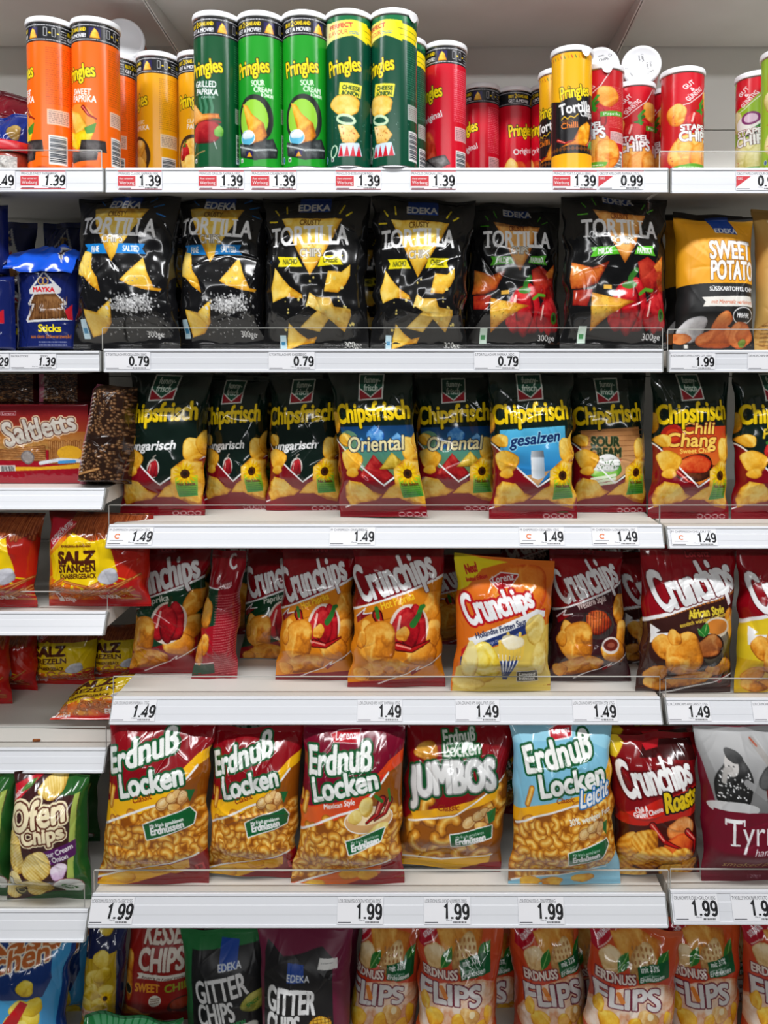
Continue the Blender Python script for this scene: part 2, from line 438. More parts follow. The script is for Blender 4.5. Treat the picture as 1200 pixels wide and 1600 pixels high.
def peanuts(a, x, y, s):
    sh = (150, 92, 40)
    for cx, cy, rx, ry in ((-.42, .08, .36, .27), (.08, -.2, .34, .26), (.34, -.36, .26, .22)): a.ell(x + s * cx, y + s * cy, s * rx, s * ry, (232, 190, 124), rot=-30, out=(s * .04, sh))
    for cx, cy in ((-.42, .08), (.08, -.2)): a.chip(x + s * cx, y + s * cy, s * .24, s * .17, -30, 2, ((206, 140, 60), (240, 200, 130), (252, 232, 184)))
    a.chip(x + s * .66, y - s * .12, s * .24, s * .40, 24, 5, ((170, 110, 56), (222, 174, 112), (244, 214, 160)), out=(s * .03, sh))
    a.speck(x + s * .5, y - s * .4, x + s * .84, y + s * .2, 14, (170, 116, 64), s * .02, s * .04, 7)
    a.chip(x + s * .2, y + s * .36, s * .34, s * .22, 0, 6, ((170, 90, 30), (226, 160, 74), (248, 206, 120)), out=(s * .03, sh))
# ------------------------------------------------------------------ the printed artworks (drawn flat, each once)
Z25 = (0, 290, .35); Z26 = (390, 290, 1 / 3); Z27 = (700, 290, .41667); Z28 = (0, 570, .35)
Y1 = (400, 570, 1 / 3); Y2 = (740, 570, .38333); Y3 = (0, 780, .35833); Y4 = (370, 840, .34167); Y5 = (680, 840, .43333)
Y6 = (0, 1100, .29167); Y7 = (130, 1110, .425); Y8 = (600, 1110, .5)
X1 = (0, 1380, .35); X2 = (380, 1380, .35); X3 = (760, 1380, .36667)
W1 = (244, 244, 244)

def slab(a, t, x0, yb, x1, cap, col, rot=0, wd=11, bold=1.2):
    """display caps with little slab feet"""
    a.text(t, x0, yb, x1, cap, col, rot=rot, bold=bold)
    r = math.radians(rot); v, e0, e1, tw, _ = glyphs(t)
    for ch, k0, k1 in SLAB.get(t, ()):
        for yy in (0, cap):
            if ch == 'b' and yy: continue
            if ch == 't' and not yy: continue
            p = [(x0 + (x1 - x0) * k, yb - yy) for k in (k0, k1)]
            p = [(x0 + (x - x0) * math.cos(r) + (y - yb) * math.sin(r), yb - (x - x0) * math.sin(r) + (y - yb) * math.cos(r)) for x, y in p]
            a.stroke(p, wd * .5, col)
SLAB = {'TORTILLA': [('b', .03, .10), ('b', .255, .33), ('b', .43, .50), ('', .525, .59), ('', .61, .68), ('', .735, .80)]}

def art_tortilla(kind):
    if kind == 'salted':
        a = Art([(122, 298), (284, 300), (282, 537), (116, 537)], (17, 17, 19), Z25)
        for p in ([(690, 80), (720, 62)], [(720, 110), (760, 95)], [(735, 140), (770, 150)], [(440, 62), (470, 90)]): a.stroke(p, 6, (20, 110, 190))
        a.rect(498, 40, 645, 100, (18, 62, 150)); a.text('EDEKA', 500, 106, 650, 38, W1, rot=-3, bold=3)
        a.chip(0, 0, 1, 1, pal=TORT, pts=[(422, 104), (560, 112), (696, 116), (640, 200), (590, 275), (538, 352), (500, 280), (460, 190)])
        a.text('CRÜSTY', 505, 150, 592, 24, (110, 70, 20), bold=1.5)
        slab(a, 'TORTILLA', 372, 226, 738, 76, W1, rot=-3, bold=6)
        a.text('CHIPS', 492, 270, 590, 34, (232, 226, 210), bold=2.5, out=((2, (120, 110, 96)),))
        a.poly([(396, 272), (500, 276), (518, 318), (400, 312), (412, 290)], (24, 128, 206)); a.poly([(572, 276), (690, 276), (678, 298), (694, 318), (560, 318)], (24, 128, 206))
        a.text('FINE', 436, 308, 478, 24, W1, bold=1.5); a.text('SALTED', 592, 309, 664, 24, W1, bold=1.5)
        a.chip(0, 0, 1, 1, seed=1, pal=TORT, pts=[(398, 300), (360, 365), (358, 396), (400, 412), (445, 452), (492, 480), (475, 420), (442, 380), (436, 310)])
        a.chip(0, 0, 1, 1, seed=2, pal=TORT, pts=[(680, 332), (584, 432), (625, 452), (700, 470), (765, 474), (772, 460), (738, 460), (702, 395)])
        a.chip(0, 0, 1, 1, seed=3, pal=TORT, pts=[(542, 508), (470, 562), (398, 546), (412, 655), (480, 640), (527, 600)])
        rg = random.Random(3)
        for k in range(420):
            x = rg.gauss(632, 48); y = rg.gauss(528, 19); g = rg.randrange(110, 235); r = rg.uniform(3, 8)
            a.poly([(x + r * math.cos(t) * rg.uniform(.5, 1.2), y + r * math.sin(t)) for t in (0, 1.5, 3, 4.5)], (g, g, g))
        a.speck(380, 340, 780, 480, 50, (150, 150, 150), 1.5, 4, 4); a.speck(500, 560, 790, 660, 70, (150, 150, 150), 1.5, 4.5, 5)
        a.rect(368, 584, 400, 660, (186, 214, 226)); a.rect(374, 618, 394, 640, (60, 130, 170)); a.text('300ge', 672, 655, 750, 24, W1)
    else:
        ch = kind == 'cheese'
        a = Art([(412, 300), (578, 302), (572, 537), (414, 537)] if ch else [(878, 298), (1042, 300), (1040, 537), (876, 537)], (17, 17, 18), Z26 if ch else Z27)
        if ch:
            for p in ([(112, 122), (134, 148)], [(170, 105), (176, 142)], [(92, 182), (128, 184)], [(458, 112), (436, 150)], [(494, 145), (470, 162)]): a.stroke(p, 8, (232, 206, 30))
            a.rect(236, 64, 390, 140, (18, 62, 150)); a.text('EDEKA', 232, 132, 386, 34, W1, bold=3)
            a.chip(0, 0, 1, 1, pal=TORT, pts=[(152, 168), (300, 172), (450, 178), (410, 260), (355, 350), (297, 434), (250, 350), (190, 240)])
            a.text('CRÜSTY', 246, 207, 346, 28, (110, 70, 20), bold=1.5)
            slab(a, 'TORTILLA', 98, 300, 482, 82, W1, rot=1, bold=6)
            a.text('CHIPS', 250, 352, 352, 34, (232, 226, 210), bold=2.5, out=((2, (120, 110, 96)),))
            Y = (228, 212, 26)
            a.poly([(136, 348), (238, 354), (262, 396), (138, 392), (150, 370)], Y); a.poly([(350, 352), (456, 344), (444, 366), (456, 388), (334, 396)], Y)
            a.text('NACHO', 166, 384, 236, 24, (90, 92, 20), bold=1.5); a.text('CHEESE', 360, 380, 430, 24, (90, 92, 20), bold=1.5)
            P2 = ((188, 140, 40), (222, 184, 84), (240, 214, 130))
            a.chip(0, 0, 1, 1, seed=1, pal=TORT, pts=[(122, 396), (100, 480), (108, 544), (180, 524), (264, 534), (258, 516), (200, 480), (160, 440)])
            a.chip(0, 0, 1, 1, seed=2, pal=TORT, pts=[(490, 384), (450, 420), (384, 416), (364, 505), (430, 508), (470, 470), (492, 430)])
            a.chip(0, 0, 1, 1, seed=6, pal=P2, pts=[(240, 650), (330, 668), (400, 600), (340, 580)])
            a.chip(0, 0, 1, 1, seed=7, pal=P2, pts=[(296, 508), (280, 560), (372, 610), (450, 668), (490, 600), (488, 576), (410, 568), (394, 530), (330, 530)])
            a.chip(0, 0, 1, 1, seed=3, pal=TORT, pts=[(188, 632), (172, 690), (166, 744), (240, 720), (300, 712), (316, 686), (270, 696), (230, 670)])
            a.speck(150, 420, 500, 660, 26, (216, 196, 110), 4, 11, 6)
            a.rect(134, 680, 166, 744, (186, 214, 226)); a.rect(140, 706, 158, 724, (60, 130, 170)); a.text('300ge', 446, 734, 530, 26, (200, 200, 196))
        else:
            G = (84, 184, 40)
            for p in ([(530, 52), (540, 84)], [(490, 72), (502, 92)], [(470, 118), (505, 120)], [(742, 72), (726, 94)], [(770, 96), (746, 108)]): a.stroke(p, 5, G)
            a.rect(572, 40, 690, 76, (18, 62, 150)); a.text('EDEKA', 572, 70, 700, 28, W1, rot=-2, bold=2.5)
            a.chip(0, 0, 1, 1, pal=((166, 90, 24), (214, 140, 60), (236, 180, 106)), pts=[(526, 104), (630, 116), (734, 122), (700, 190), (680, 240), (640, 304), (610, 260), (570, 180)])
            a.text('CRÜSTY', 594, 140, 664, 22, (120, 50, 20), bold=1.2)
            slab(a, 'TORTILLA', 478, 206, 778, 64, W1, rot=-1, bold=5)
            a.text('CHIPS', 602, 236, 676, 26, (232, 226, 210), bold=2, out=((2, (120, 110, 96)),))
            a.poly([(512, 244), (600, 246), (618, 274), (512, 278), (522, 260)], G); a.poly([(688, 246), (760, 240), (752, 258), (764, 276), (674, 274)], G)
            a.text('MILDE', 540, 270, 590, 20, W1, bold=1.2); a.text('PAPRIKA', 686, 270, 748, 20, W1, bold=1.2)
            a.chip(0, 0, 1, 1, seed=9, pal=((90, 10, 12), (150, 24, 20), (190, 60, 40)), pts=[(690, 300), (730, 280), (800, 320), (806, 420), (750, 420), (700, 380)])
            a.chip(0, 0, 1, 1, seed=8, pal=((90, 10, 12), (140, 24, 20), (180, 60, 30)), pts=[(440, 390), (520, 392), (500, 450), (440, 444)])
            a.chip(0, 0, 1, 1, seed=1, pal=REDC, pts=[(440, 290), (434, 384), (490, 388), (540, 370), (582, 296), (520, 316)])
            a.chip(0, 0, 1, 1, seed=4, pal=REDC, pts=[(800, 270), (756, 312), (770, 330), (796, 326)])
            pepper(a, 660, 450, 150, 180, (178, 14, 26)); pepper(a, 770, 470, 100, 130, (168, 12, 24), stem=False)
            a.ell(796, 478, 14, 22, (70, 120, 40)); a.ell(796, 478, 7, 12, (30, 70, 20)); a.stroke([(700, 410), (722, 394), (750, 396)], 12, (84, 150, 40))
            a.chip(0, 0, 1, 1, seed=2, pal=((150, 80, 14), (206, 140, 34), (232, 186, 74)), pts=[(516, 402), (514, 460), (522, 532), (580, 486), (640, 452), (682, 436), (640, 430), (570, 416)])
            a.speck(520, 420, 640, 500, 40, (90, 80, 20), 1, 2.4, 6); a.rect(562, 376, 594, 392, (220, 170, 70))
            a.rect(476, 514, 508, 572, (206, 226, 214)); a.rect(482, 540, 500, 556, (60, 140, 80)); a.text('300ge', 730, 560, 802, 22, W1)
    return a

BURG = (128, 12, 26)
def art_frisch(kind):
    """dark green potato crisp bag; drawn in the crop of the salted bag (Y2), other flavours share its layout"""
    a = Art([(762, 578), (896, 580), (900, 815), (768, 815)], (14, 30, 24), Y2)
    k = lambda x, y: (x, y)
    # burgundy foot, white chevron
    a.poly([(-60, 300), (62, 340), (250, 505), (300, 484), (420, 395), (520, 340), (520, 660), (-60, 660)], BURG)
    pic = [(66, 270), (420, 270), (420, 395), (250, 505), (70, 345)]
    if kind == 'salted':
        a.grad([(90, 280), (370, 262), (390, 400), (250, 500), (90, 370)], (90, 190, 228), (24, 104, 176)); a.poly([(190, 462), (300, 440), (250, 502)], (196, 150, 100))
        a.text('gesalzen', 132, 345, 345, 44, (20, 44, 96), rot=6, shear=.25, bold=3, out=((3, (150, 214, 238)),))
        a.grad([(220, 378), (274, 378), (280, 466), (252, 476), (226, 468)], (246, 248, 250), (150, 166, 180), 0); a.grad([(222, 362), (272, 360), (276, 388), (220, 388)], (196, 200, 204), (90, 96, 104), 0)
    elif kind == 'sour':
        a.grad([(90, 280), (370, 262), (390, 400), (250, 500), (90, 370)], (176, 120, 70), (206, 158, 110))
        for y in range(285, 400, 22): a.stroke([(80, y), (400, y - 10)], 3, (140, 90, 52))
        a.text('SOUR', 136, 346, 268, 40, (40, 52, 28), bold=5, out=((2, (120, 130, 90)),)); a.text('CREAM', 130, 392, 276, 38, (40, 52, 28), bold=5, out=((2, (120, 130, 90)),)); a.text('& Wild Onion', 196, 410, 280, 14, (190, 40, 50))
        a.chip(205, 440, 76, 52, 0, 3, ((60, 130, 40), (120, 190, 70), (190, 226, 140))); a.chip(205, 420, 74, 36, 0, 4, ((170, 176, 170), (232, 234, 230), (250, 250, 248))); a.speck(150, 396, 270, 440, 50, (60, 100, 50), 2, 4)
        for y in (0, 14, 28): a.stroke([(140, 488 + y), (250, 470 + y * 1.1)], 13, (226, 236, 206))
    elif kind == 'chili':
        a.grad([(90, 270), (390, 262), (400, 400), (250, 500), (90, 370)], (196, 60, 26), (224, 130, 40))
        a.ell(130, 300, 50, 44, (170, 30, 20)); a.ell(130, 300, 30, 26, (206, 60, 24))
        a.text('Chili', 166, 294, 320, 48, (250, 206, 90), bold=4, shear=.1, out=((3, (120, 20, 14)),)); a.text('Chang', 100, 344, 330, 52, (250, 206, 90), bold=5, shear=.1, out=((3, (120, 20, 14)),)); a.text('Sweet Chili', 164, 372, 300, 18, (250, 206, 90), bold=1, rot=2)
        a.chip(230, 430, 90, 56, 0, 3, ((30, 12, 8), (70, 30, 14), (120, 60, 30))); a.chip(230, 416, 82, 34, 0, 4, ((150, 20, 12), (206, 60, 24), (240, 130, 60)))
        chili(a, [(150, 440), (200, 480), (260, 500)], 22); chili(a, [(320, 430), (300, 480), (240, 510)], 20)
    elif kind == 'oriental':
        a.grad([(70, 270), (410, 262), (410, 400), (250, 500), (90, 370)], (20, 60, 110), (60, 140, 150)); a.ell(110, 330, 50, 46, (150, 190, 110), .6)
        for x, y, w in ((236, 306, 40), (330, 330, 34), (172, 340, 26)): a.chip(0, 0, 1, 1, seed=x, pal=((16, 60, 130), (40, 110, 190), (120, 180, 226)), pts=[(x, y - w * 1.1)] + ring(x, y, w, w * .8, 0, 16, -60, 240))
        a.grad([(60, 372), (420, 350), (420, 400), (250, 505), (70, 380)], (70, 140, 130), (110, 120, 60))
        a.chip(0, 0, 1, 1, seed=3, pal=((90, 8, 14), (160, 24, 28), (206, 70, 60)), pts=[(150, 470), (220, 380), (300, 470), (250, 500)]); a.chip(0, 0, 1, 1, seed=4, pal=((110, 80, 10), (196, 160, 40), (236, 206, 90)), pts=[(240, 440), (300, 372), (372, 440)])
    elif kind == 'ungarisch':
        a.text('ungarisch', 104, 368, 310, 36, W1, rot=3, shear=.2, bold=4)
        a.poly(ring(222, 438, 28, 40), (206, 196, 188)); pepper(a, 222, 440, 46, 68, (140, 18, 30), stem=False); a.stroke([(222, 402), (220, 392), (230, 384)], 6, (160, 150, 140))
    else:                                                     # paprika
        a.text('Paprika', 150, 312, 320, 36, (226, 190, 40), rot=6, bold=3, shear=.2)
        pepper(a, 205, 356, 90, 80, (178, 26, 22)); a.stroke([(170, 330), (230, 320)], 14, (60, 120, 40))
    a.stroke([(-40, 268), (64, 342), (252, 505)], 7, W1); a.stroke([(252, 505), (420, 392)], 7, W1); a.stroke([(60, 600), (180, 552)], 5, W1)
    # logo
    a.poly([(166, 48), (276, 46), (276, 156), (168, 164)], (206, 208, 200)); a.poly([(172, 54), (270, 52), (270, 150), (174, 158)], (22, 74, 56)); a.poly([(172, 112), (222, 148), (270, 106), (270, 150), (174, 158)], (140, 20, 34))
    a.stroke([(172, 112), (222, 148), (270, 106)], 5, (216, 214, 206)); a.text('funny-', 190, 88, 260, 28, (216, 226, 214), bold=1.4); a.text('frisch', 190, 122, 250, 28, (216, 226, 214), bold=1.4)
    a.text('Chipsfrisch', 60, 256, 392, 76, (240, 204, 20), rot=4, bold=7, out=((3, (20, 22, 10)),))
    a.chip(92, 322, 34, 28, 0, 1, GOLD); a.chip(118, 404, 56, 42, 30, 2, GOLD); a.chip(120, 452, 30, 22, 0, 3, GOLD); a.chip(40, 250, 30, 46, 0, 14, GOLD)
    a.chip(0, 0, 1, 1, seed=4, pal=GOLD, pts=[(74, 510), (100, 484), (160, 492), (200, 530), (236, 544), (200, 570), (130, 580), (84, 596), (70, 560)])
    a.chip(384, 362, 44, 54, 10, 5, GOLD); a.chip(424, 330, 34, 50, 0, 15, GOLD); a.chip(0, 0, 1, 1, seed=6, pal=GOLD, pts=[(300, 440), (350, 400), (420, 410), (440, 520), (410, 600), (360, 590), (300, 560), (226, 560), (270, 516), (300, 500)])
    a.grad([(318, 470), (406, 468), (406, 554), (320, 560)], (196, 214, 40), (40, 140, 50)); sunflower(a, 358, 460, 46)
    a.fine(328, 505, 400, 550, 5, (30, 90, 30), 4); a.text('Nur beste', 326, 508, 396, 12, (110, 60, 10), bold=1)
    for x in (300, 334, 366, 398): a.ell(x, 630, 14, 10, (200, 170, 170)); a.ell(x, 630, 11, 7, BURG)
    a.fine(-90, 150, -10, 560, 30, (190, 120, 120), 4)
    if kind == 'oriental': a.text('Oriental', 104, 370, 352, 58, (240, 226, 170), bold=3, shear=.15, rot=2, out=((3, (40, 50, 70)),))
    return a

def crun_head(a, z=0):
    a.rect(-500, -200, 1500, 300, (150, 12, 26))
def art_crun(kind):
    if kind in ('african', 'cheese'):
        a = Art([(1003, 852), (1152, 852), (1140, 1083), (995, 1080)], (146, 10, 24), Y5)
        P = (58, 28, 24) if kind == 'african' else (236, 204, 40)
        a.poly([(640, 310), (752, 276), (1130, 160), (1130, 420), (640, 420)], P); a.poly([(640, 420), (1130, 400), (1130, 560), (640, 560)], (56, 26, 20) if kind == 'african' else (224, 180, 30))
        if kind == 'african':
            for x in range(752, 1100, 14): a.poly([(x, 286 - (x - 752) * .3), (x + 7, 268 - (x - 752) * .3), (x + 13, 284 - (x - 752) * .3)], (190, 110, 40))
        a.poly([(640, 330), (752, 272), (1086, 168), (1130, 150), (1130, 160), (1086, 178), (756, 284), (640, 342)], W1); a.poly([(745, 300), (780, 318), (765, 330), (830, 320), (745, 366)], W1)
        a.text('Lorenz', 890, 70, 985, 20, (200, 60, 66), bold=1, out=((4, (110, 8, 18)),))
        a.text('Crunchips', 786, 256, 1092, 142, (240, 240, 240), rot=16, shear=-.14, bold=9, tap=.86, out=((3, (90, 4, 12)),))
        if kind == 'african':
            a.text('African Style', 886, 278, 1020, 28, (232, 206, 60), rot=9, bold=2.5); a.text('exotisch würziger Geschmack', 852, 306, 1045, 13, (214, 180, 60), rot=12, bold=.8)
        else:
            a.text('Cheese & Onion', 880, 286, 1110, 30, (70, 90, 30), rot=12, bold=2.5)
        a.chip(1050, 300, 34, 60, 10, 21, KET); a.chip(1010, 450, 60, 36, 10, 22, KET)
        if kind == 'african':
            a.chip(985, 372, 64, 66, 0, 23, ((40, 34, 30), (90, 80, 66), (150, 140, 120))); a.ell(990, 308, 52, 36, (226, 212, 190)); a.ell(990, 306, 44, 27, (214, 130, 50))
            a.ell(962, 372, 58, 44, (40, 22, 14)); a.chip(962, 372, 52, 38, 0, 24, ((110, 50, 20), (180, 100, 44), (214, 150, 84)))
            leaf(a, 935, 338, 950, 290, 16); leaf(a, 940, 336, 915, 310, 12)
        else:
            a.chip(1030, 350, 80, 60, 0, 23, ((200, 170, 90), (240, 222, 160), (250, 240, 200)))
        a.chip(790, 372, 34, 44, 0, 1, KET); a.chip(868, 404, 74, 76, -20, 2, KET); a.chip(830, 340, 28, 24, 40, 5, KET); a.chip(778, 474, 40, 36, 0, 3, KET); a.chip(900, 500, 100, 30, -6, 4, KET); a.chip(790, 520, 50, 22, 10, 6, KET)
        a.poly([(980, 500), (1020, 488), (1010, 504), (1060, 486), (1030, 524)], (140, 10, 24)); a.stroke([(800, 552), (1000, 520), (1080, 486)], 5, W1)
        return a
    if kind in ('hot', 'paprika', 'western'):
        a = Art([(552, 852), (690, 852), (692, 1069), (545, 1065)], (140, 10, 22), Y4)
        P = {'hot': (216, 128, 22), 'paprika': (18, 60, 36), 'western': (58, 22, 28)}[kind]
        a.poly([(440, 350), (540, 300), (945, 178), (1060, 140), (1060, 620), (440, 640)], P)
        if kind != 'hot': a.poly([(440, 560), (1060, 430), (1060, 720), (440, 720)], (140, 10, 22) if kind == 'paprika' else P)
        a.poly([(440, 330), (580, 290), (945, 168), (1060, 128), (1060, 146), (945, 182), (560, 304), (440, 348)], W1)
        a.poly([(528, 340), (580, 306), (566, 330), (620, 318), (534, 372)], (140, 10, 22)); a.stroke([(528, 346), (582, 304), (568, 330), (620, 320)], 5, W1)
        a.text('Lorenz', 690, 52, 790, 22, (190, 50, 56), bold=1.5, out=((4, (100, 6, 16)),))
        a.text('Crunchips', 562, 280, 938, 160, (238, 238, 238), rot=17, shear=-.16, bold=9, tap=.82, out=((3, (92, 4, 12)),))
        if kind == 'hot':
            a.text('Hot Paprika', 664, 306, 824, 34, (250, 200, 40), rot=17, shear=-.1, bold=2.5)
            a.stroke([(640, 360), (900, 280)], 3, (160, 80, 10))
        elif kind == 'paprika': a.text('Paprika', 664, 300, 790, 30, (226, 228, 216), rot=12, bold=2)
        else: a.text('Western Style', 650, 300, 820, 32, (216, 196, 190), rot=15, bold=2)
        a.chip(905, 300, 50, 76, 10, 11, KET); a.chip(910, 420, 46, 60, 0, 12, KET); a.chip(850, 500, 84, 56, 14, 13, KET)
        if kind == 'western':
            a.ell(760, 370, 96, 70, (60, 50, 48)); a.chip(760, 360, 80, 54, 0, 9, ((90, 14, 8), (170, 50, 20), (220, 110, 50)))
            for x in range(690, 850, 16): a.stroke([(x, 310), (x - 10, 420)], 3, (30, 26, 26))
            a.ell(830, 470, 54, 40, (226, 214, 206)); a.ell(830, 468, 44, 28, (110, 34, 24)); a.poly(ring(830, 468, 22, 12), (160, 80, 60))
        else:
            a.ell(790, 385, 92, 104, (232, 214, 200)); pepper(a, 790, 385, 166, 190, (172, 12, 26), stem=False)
            if kind == 'hot':
                a.stroke([(806, 370), (830, 340), (846, 300), (858, 296)], 26, (44, 116, 44), (1.2, .7))
                chili(a, [(640, 330), (660, 372), (704, 402)], 46, stem=[(636, 300), (644, 340)]); chili(a, [(736, 462), (800, 478), (886, 446)], 36)
                a.chip(760, 410, 30, 34, 20, 30, KET)
            else: a.stroke([(790, 300), (796, 262)], 16, (46, 60, 30))
        a.chip(590, 410, 34, 62, -10, 1, KET); a.chip(640, 455, 96, 98, 0, 2, KET); a.chip(560, 440, 26, 40, 0, 3, KET); a.chip(665, 575, 136, 54, -6, 4, KET); a.chip(560, 600, 40, 36, 0, 5, KET)
        a.poly([(790, 590), (830, 560), (820, 580), (850, 576), (800, 612)], (140, 10, 22)); a.stroke([(640, 648), (780, 600), (836, 560), (820, 584), (950, 520)], 5, W1)
        return a
    if kind == 'fritten':
        a = Art([(710, 866), (866, 878), (858, 1073), (705, 1079)], (222, 112, 30), Y5)
        a.poly([(40, 20), (80, 60), (260, 90), (160, 110), (100, 170), (40, 200)], (236, 216, 30)); a.text('Neu!', 98, 130, 145, 30, (190, 20, 30), rot=14, bold=3); a.text('limited Edition', 96, 156, 180, 14, (190, 20, 30), rot=12, bold=1)
        a.chip(300, 180, 120, 80, 0, 2, ((200, 70, 16), (228, 120, 34), (244, 160, 60)))
        a.poly([(188, 146), (230, 124), (296, 130), (262, 166), (214, 172)], (180, 20, 30), out=(3, W1)); a.text('Lorenz', 198, 156, 280, 22, W1, rot=8, bold=1)
        a.text('Crunchips', 104, 304, 366, 112, W1, rot=17, shear=-.12, bold=7, tap=.62, out=((7, (186, 20, 30)),))
        a.poly([(70, 396), (130, 340), (350, 246), (400, 240), (400, 280), (330, 280), (160, 350), (76, 440)], (196, 26, 40)); a.poly([(100, 350), (360, 240), (400, 250), (400, 270), (120, 372)], W1)
        a.text('Hollandse Fritten Saus', 134, 346, 330, 20, (30, 40, 80), rot=17, bold=2); a.poly([(70, 420), (150, 356), (380, 268), (396, 300), (150, 384), (76, 460)], (34, 52, 110)); a.text('Cremige Mayo-Geschmack', 160, 368, 300, 10, (200, 206, 230), rot=16, bold=.6)
        a.poly([(60, 460), (150, 390), (396, 300), (440, 300), (440, 570), (50, 570)], (226, 196, 90))
        a.chip(360, 310, 40, 56, 20, 1, PALE); a.chip(380, 410, 36, 60, 0, 2, PALE); a.chip(160, 440, 70, 80, -20, 3, ((190, 140, 20), (240, 206, 60), (252, 236, 140))); a.chip(110, 430, 34, 66, 0, 4, PALE); a.chip(110, 520, 60, 26, 0, 5, PALE)
        a.poly([(214, 392), (300, 400), (246, 504)], W1)
        for k in range(5): a.poly([(218 + k * 17, 398), (226 + k * 17, 399), (243 + k * 3, 500), (240 + k * 2, 500)], (40, 60, 120))
        for k in range(7): a.stroke([(225 + k * 13, 410), (222 + k * 15, 350 - (k % 3) * 14)], 11, (240, 200, 80))
        a.chip(270, 352, 46, 24, 0, 8, ((220, 196, 140), (246, 234, 196), (252, 248, 232)))
        a.poly([(290, 462), (366, 456), (374, 500), (296, 506)], (24, 20, 22), out=(3, (220, 210, 200))); a.text('Limited', 300, 480, 362, 15, W1, bold=1); a.text('Edition', 302, 500, 362, 15, W1, bold=1)
        return a
    # turned bag: left third is the printed front, the rest the dark red back with ingredient lines
    a = Art([(330, 858), (386, 862), (368, 1058), (300, 1050)], (150, 14, 30), Y3)
    a.poly([(700, 100), (1000, 130), (1000, 360), (700, 350)], (140, 10, 22)); a.poly([(760, 352), (970, 372), (935, 740), (760, 740)], (20, 62, 38)); a.poly([(840, 540), (960, 520), (940, 690), (820, 690)], (170, 16, 34))
    a.stroke([(800, 356), (972, 372)], 6, W1); a.text('ps', 840, 330, 905, 84, W1, bold=5, shear=-.1, rot=10); a.text('C', 1012, 302, 1046, 60, W1, rot=14, bold=4); a.text('Lorenz', 980, 372, 1032, 24, (226, 190, 190), rot=10, bold=1, out=((4, (120, 8, 18)),))
    a.chip(900, 470, 40, 66, 10, 1, KET); a.chip(900, 600, 30, 42, 0, 2, KET); a.chip(868, 640, 30, 60, 0, 3, KET)
    a.stroke([(845, 690), (940, 684)], 5, W1)
    for y in range(395, 770, 11): a.fine(955 - (y - 395) * .05, y, 1082 - (y - 395) * .1, y + 8, 1, (206, 110, 110), 5, y)
    return a

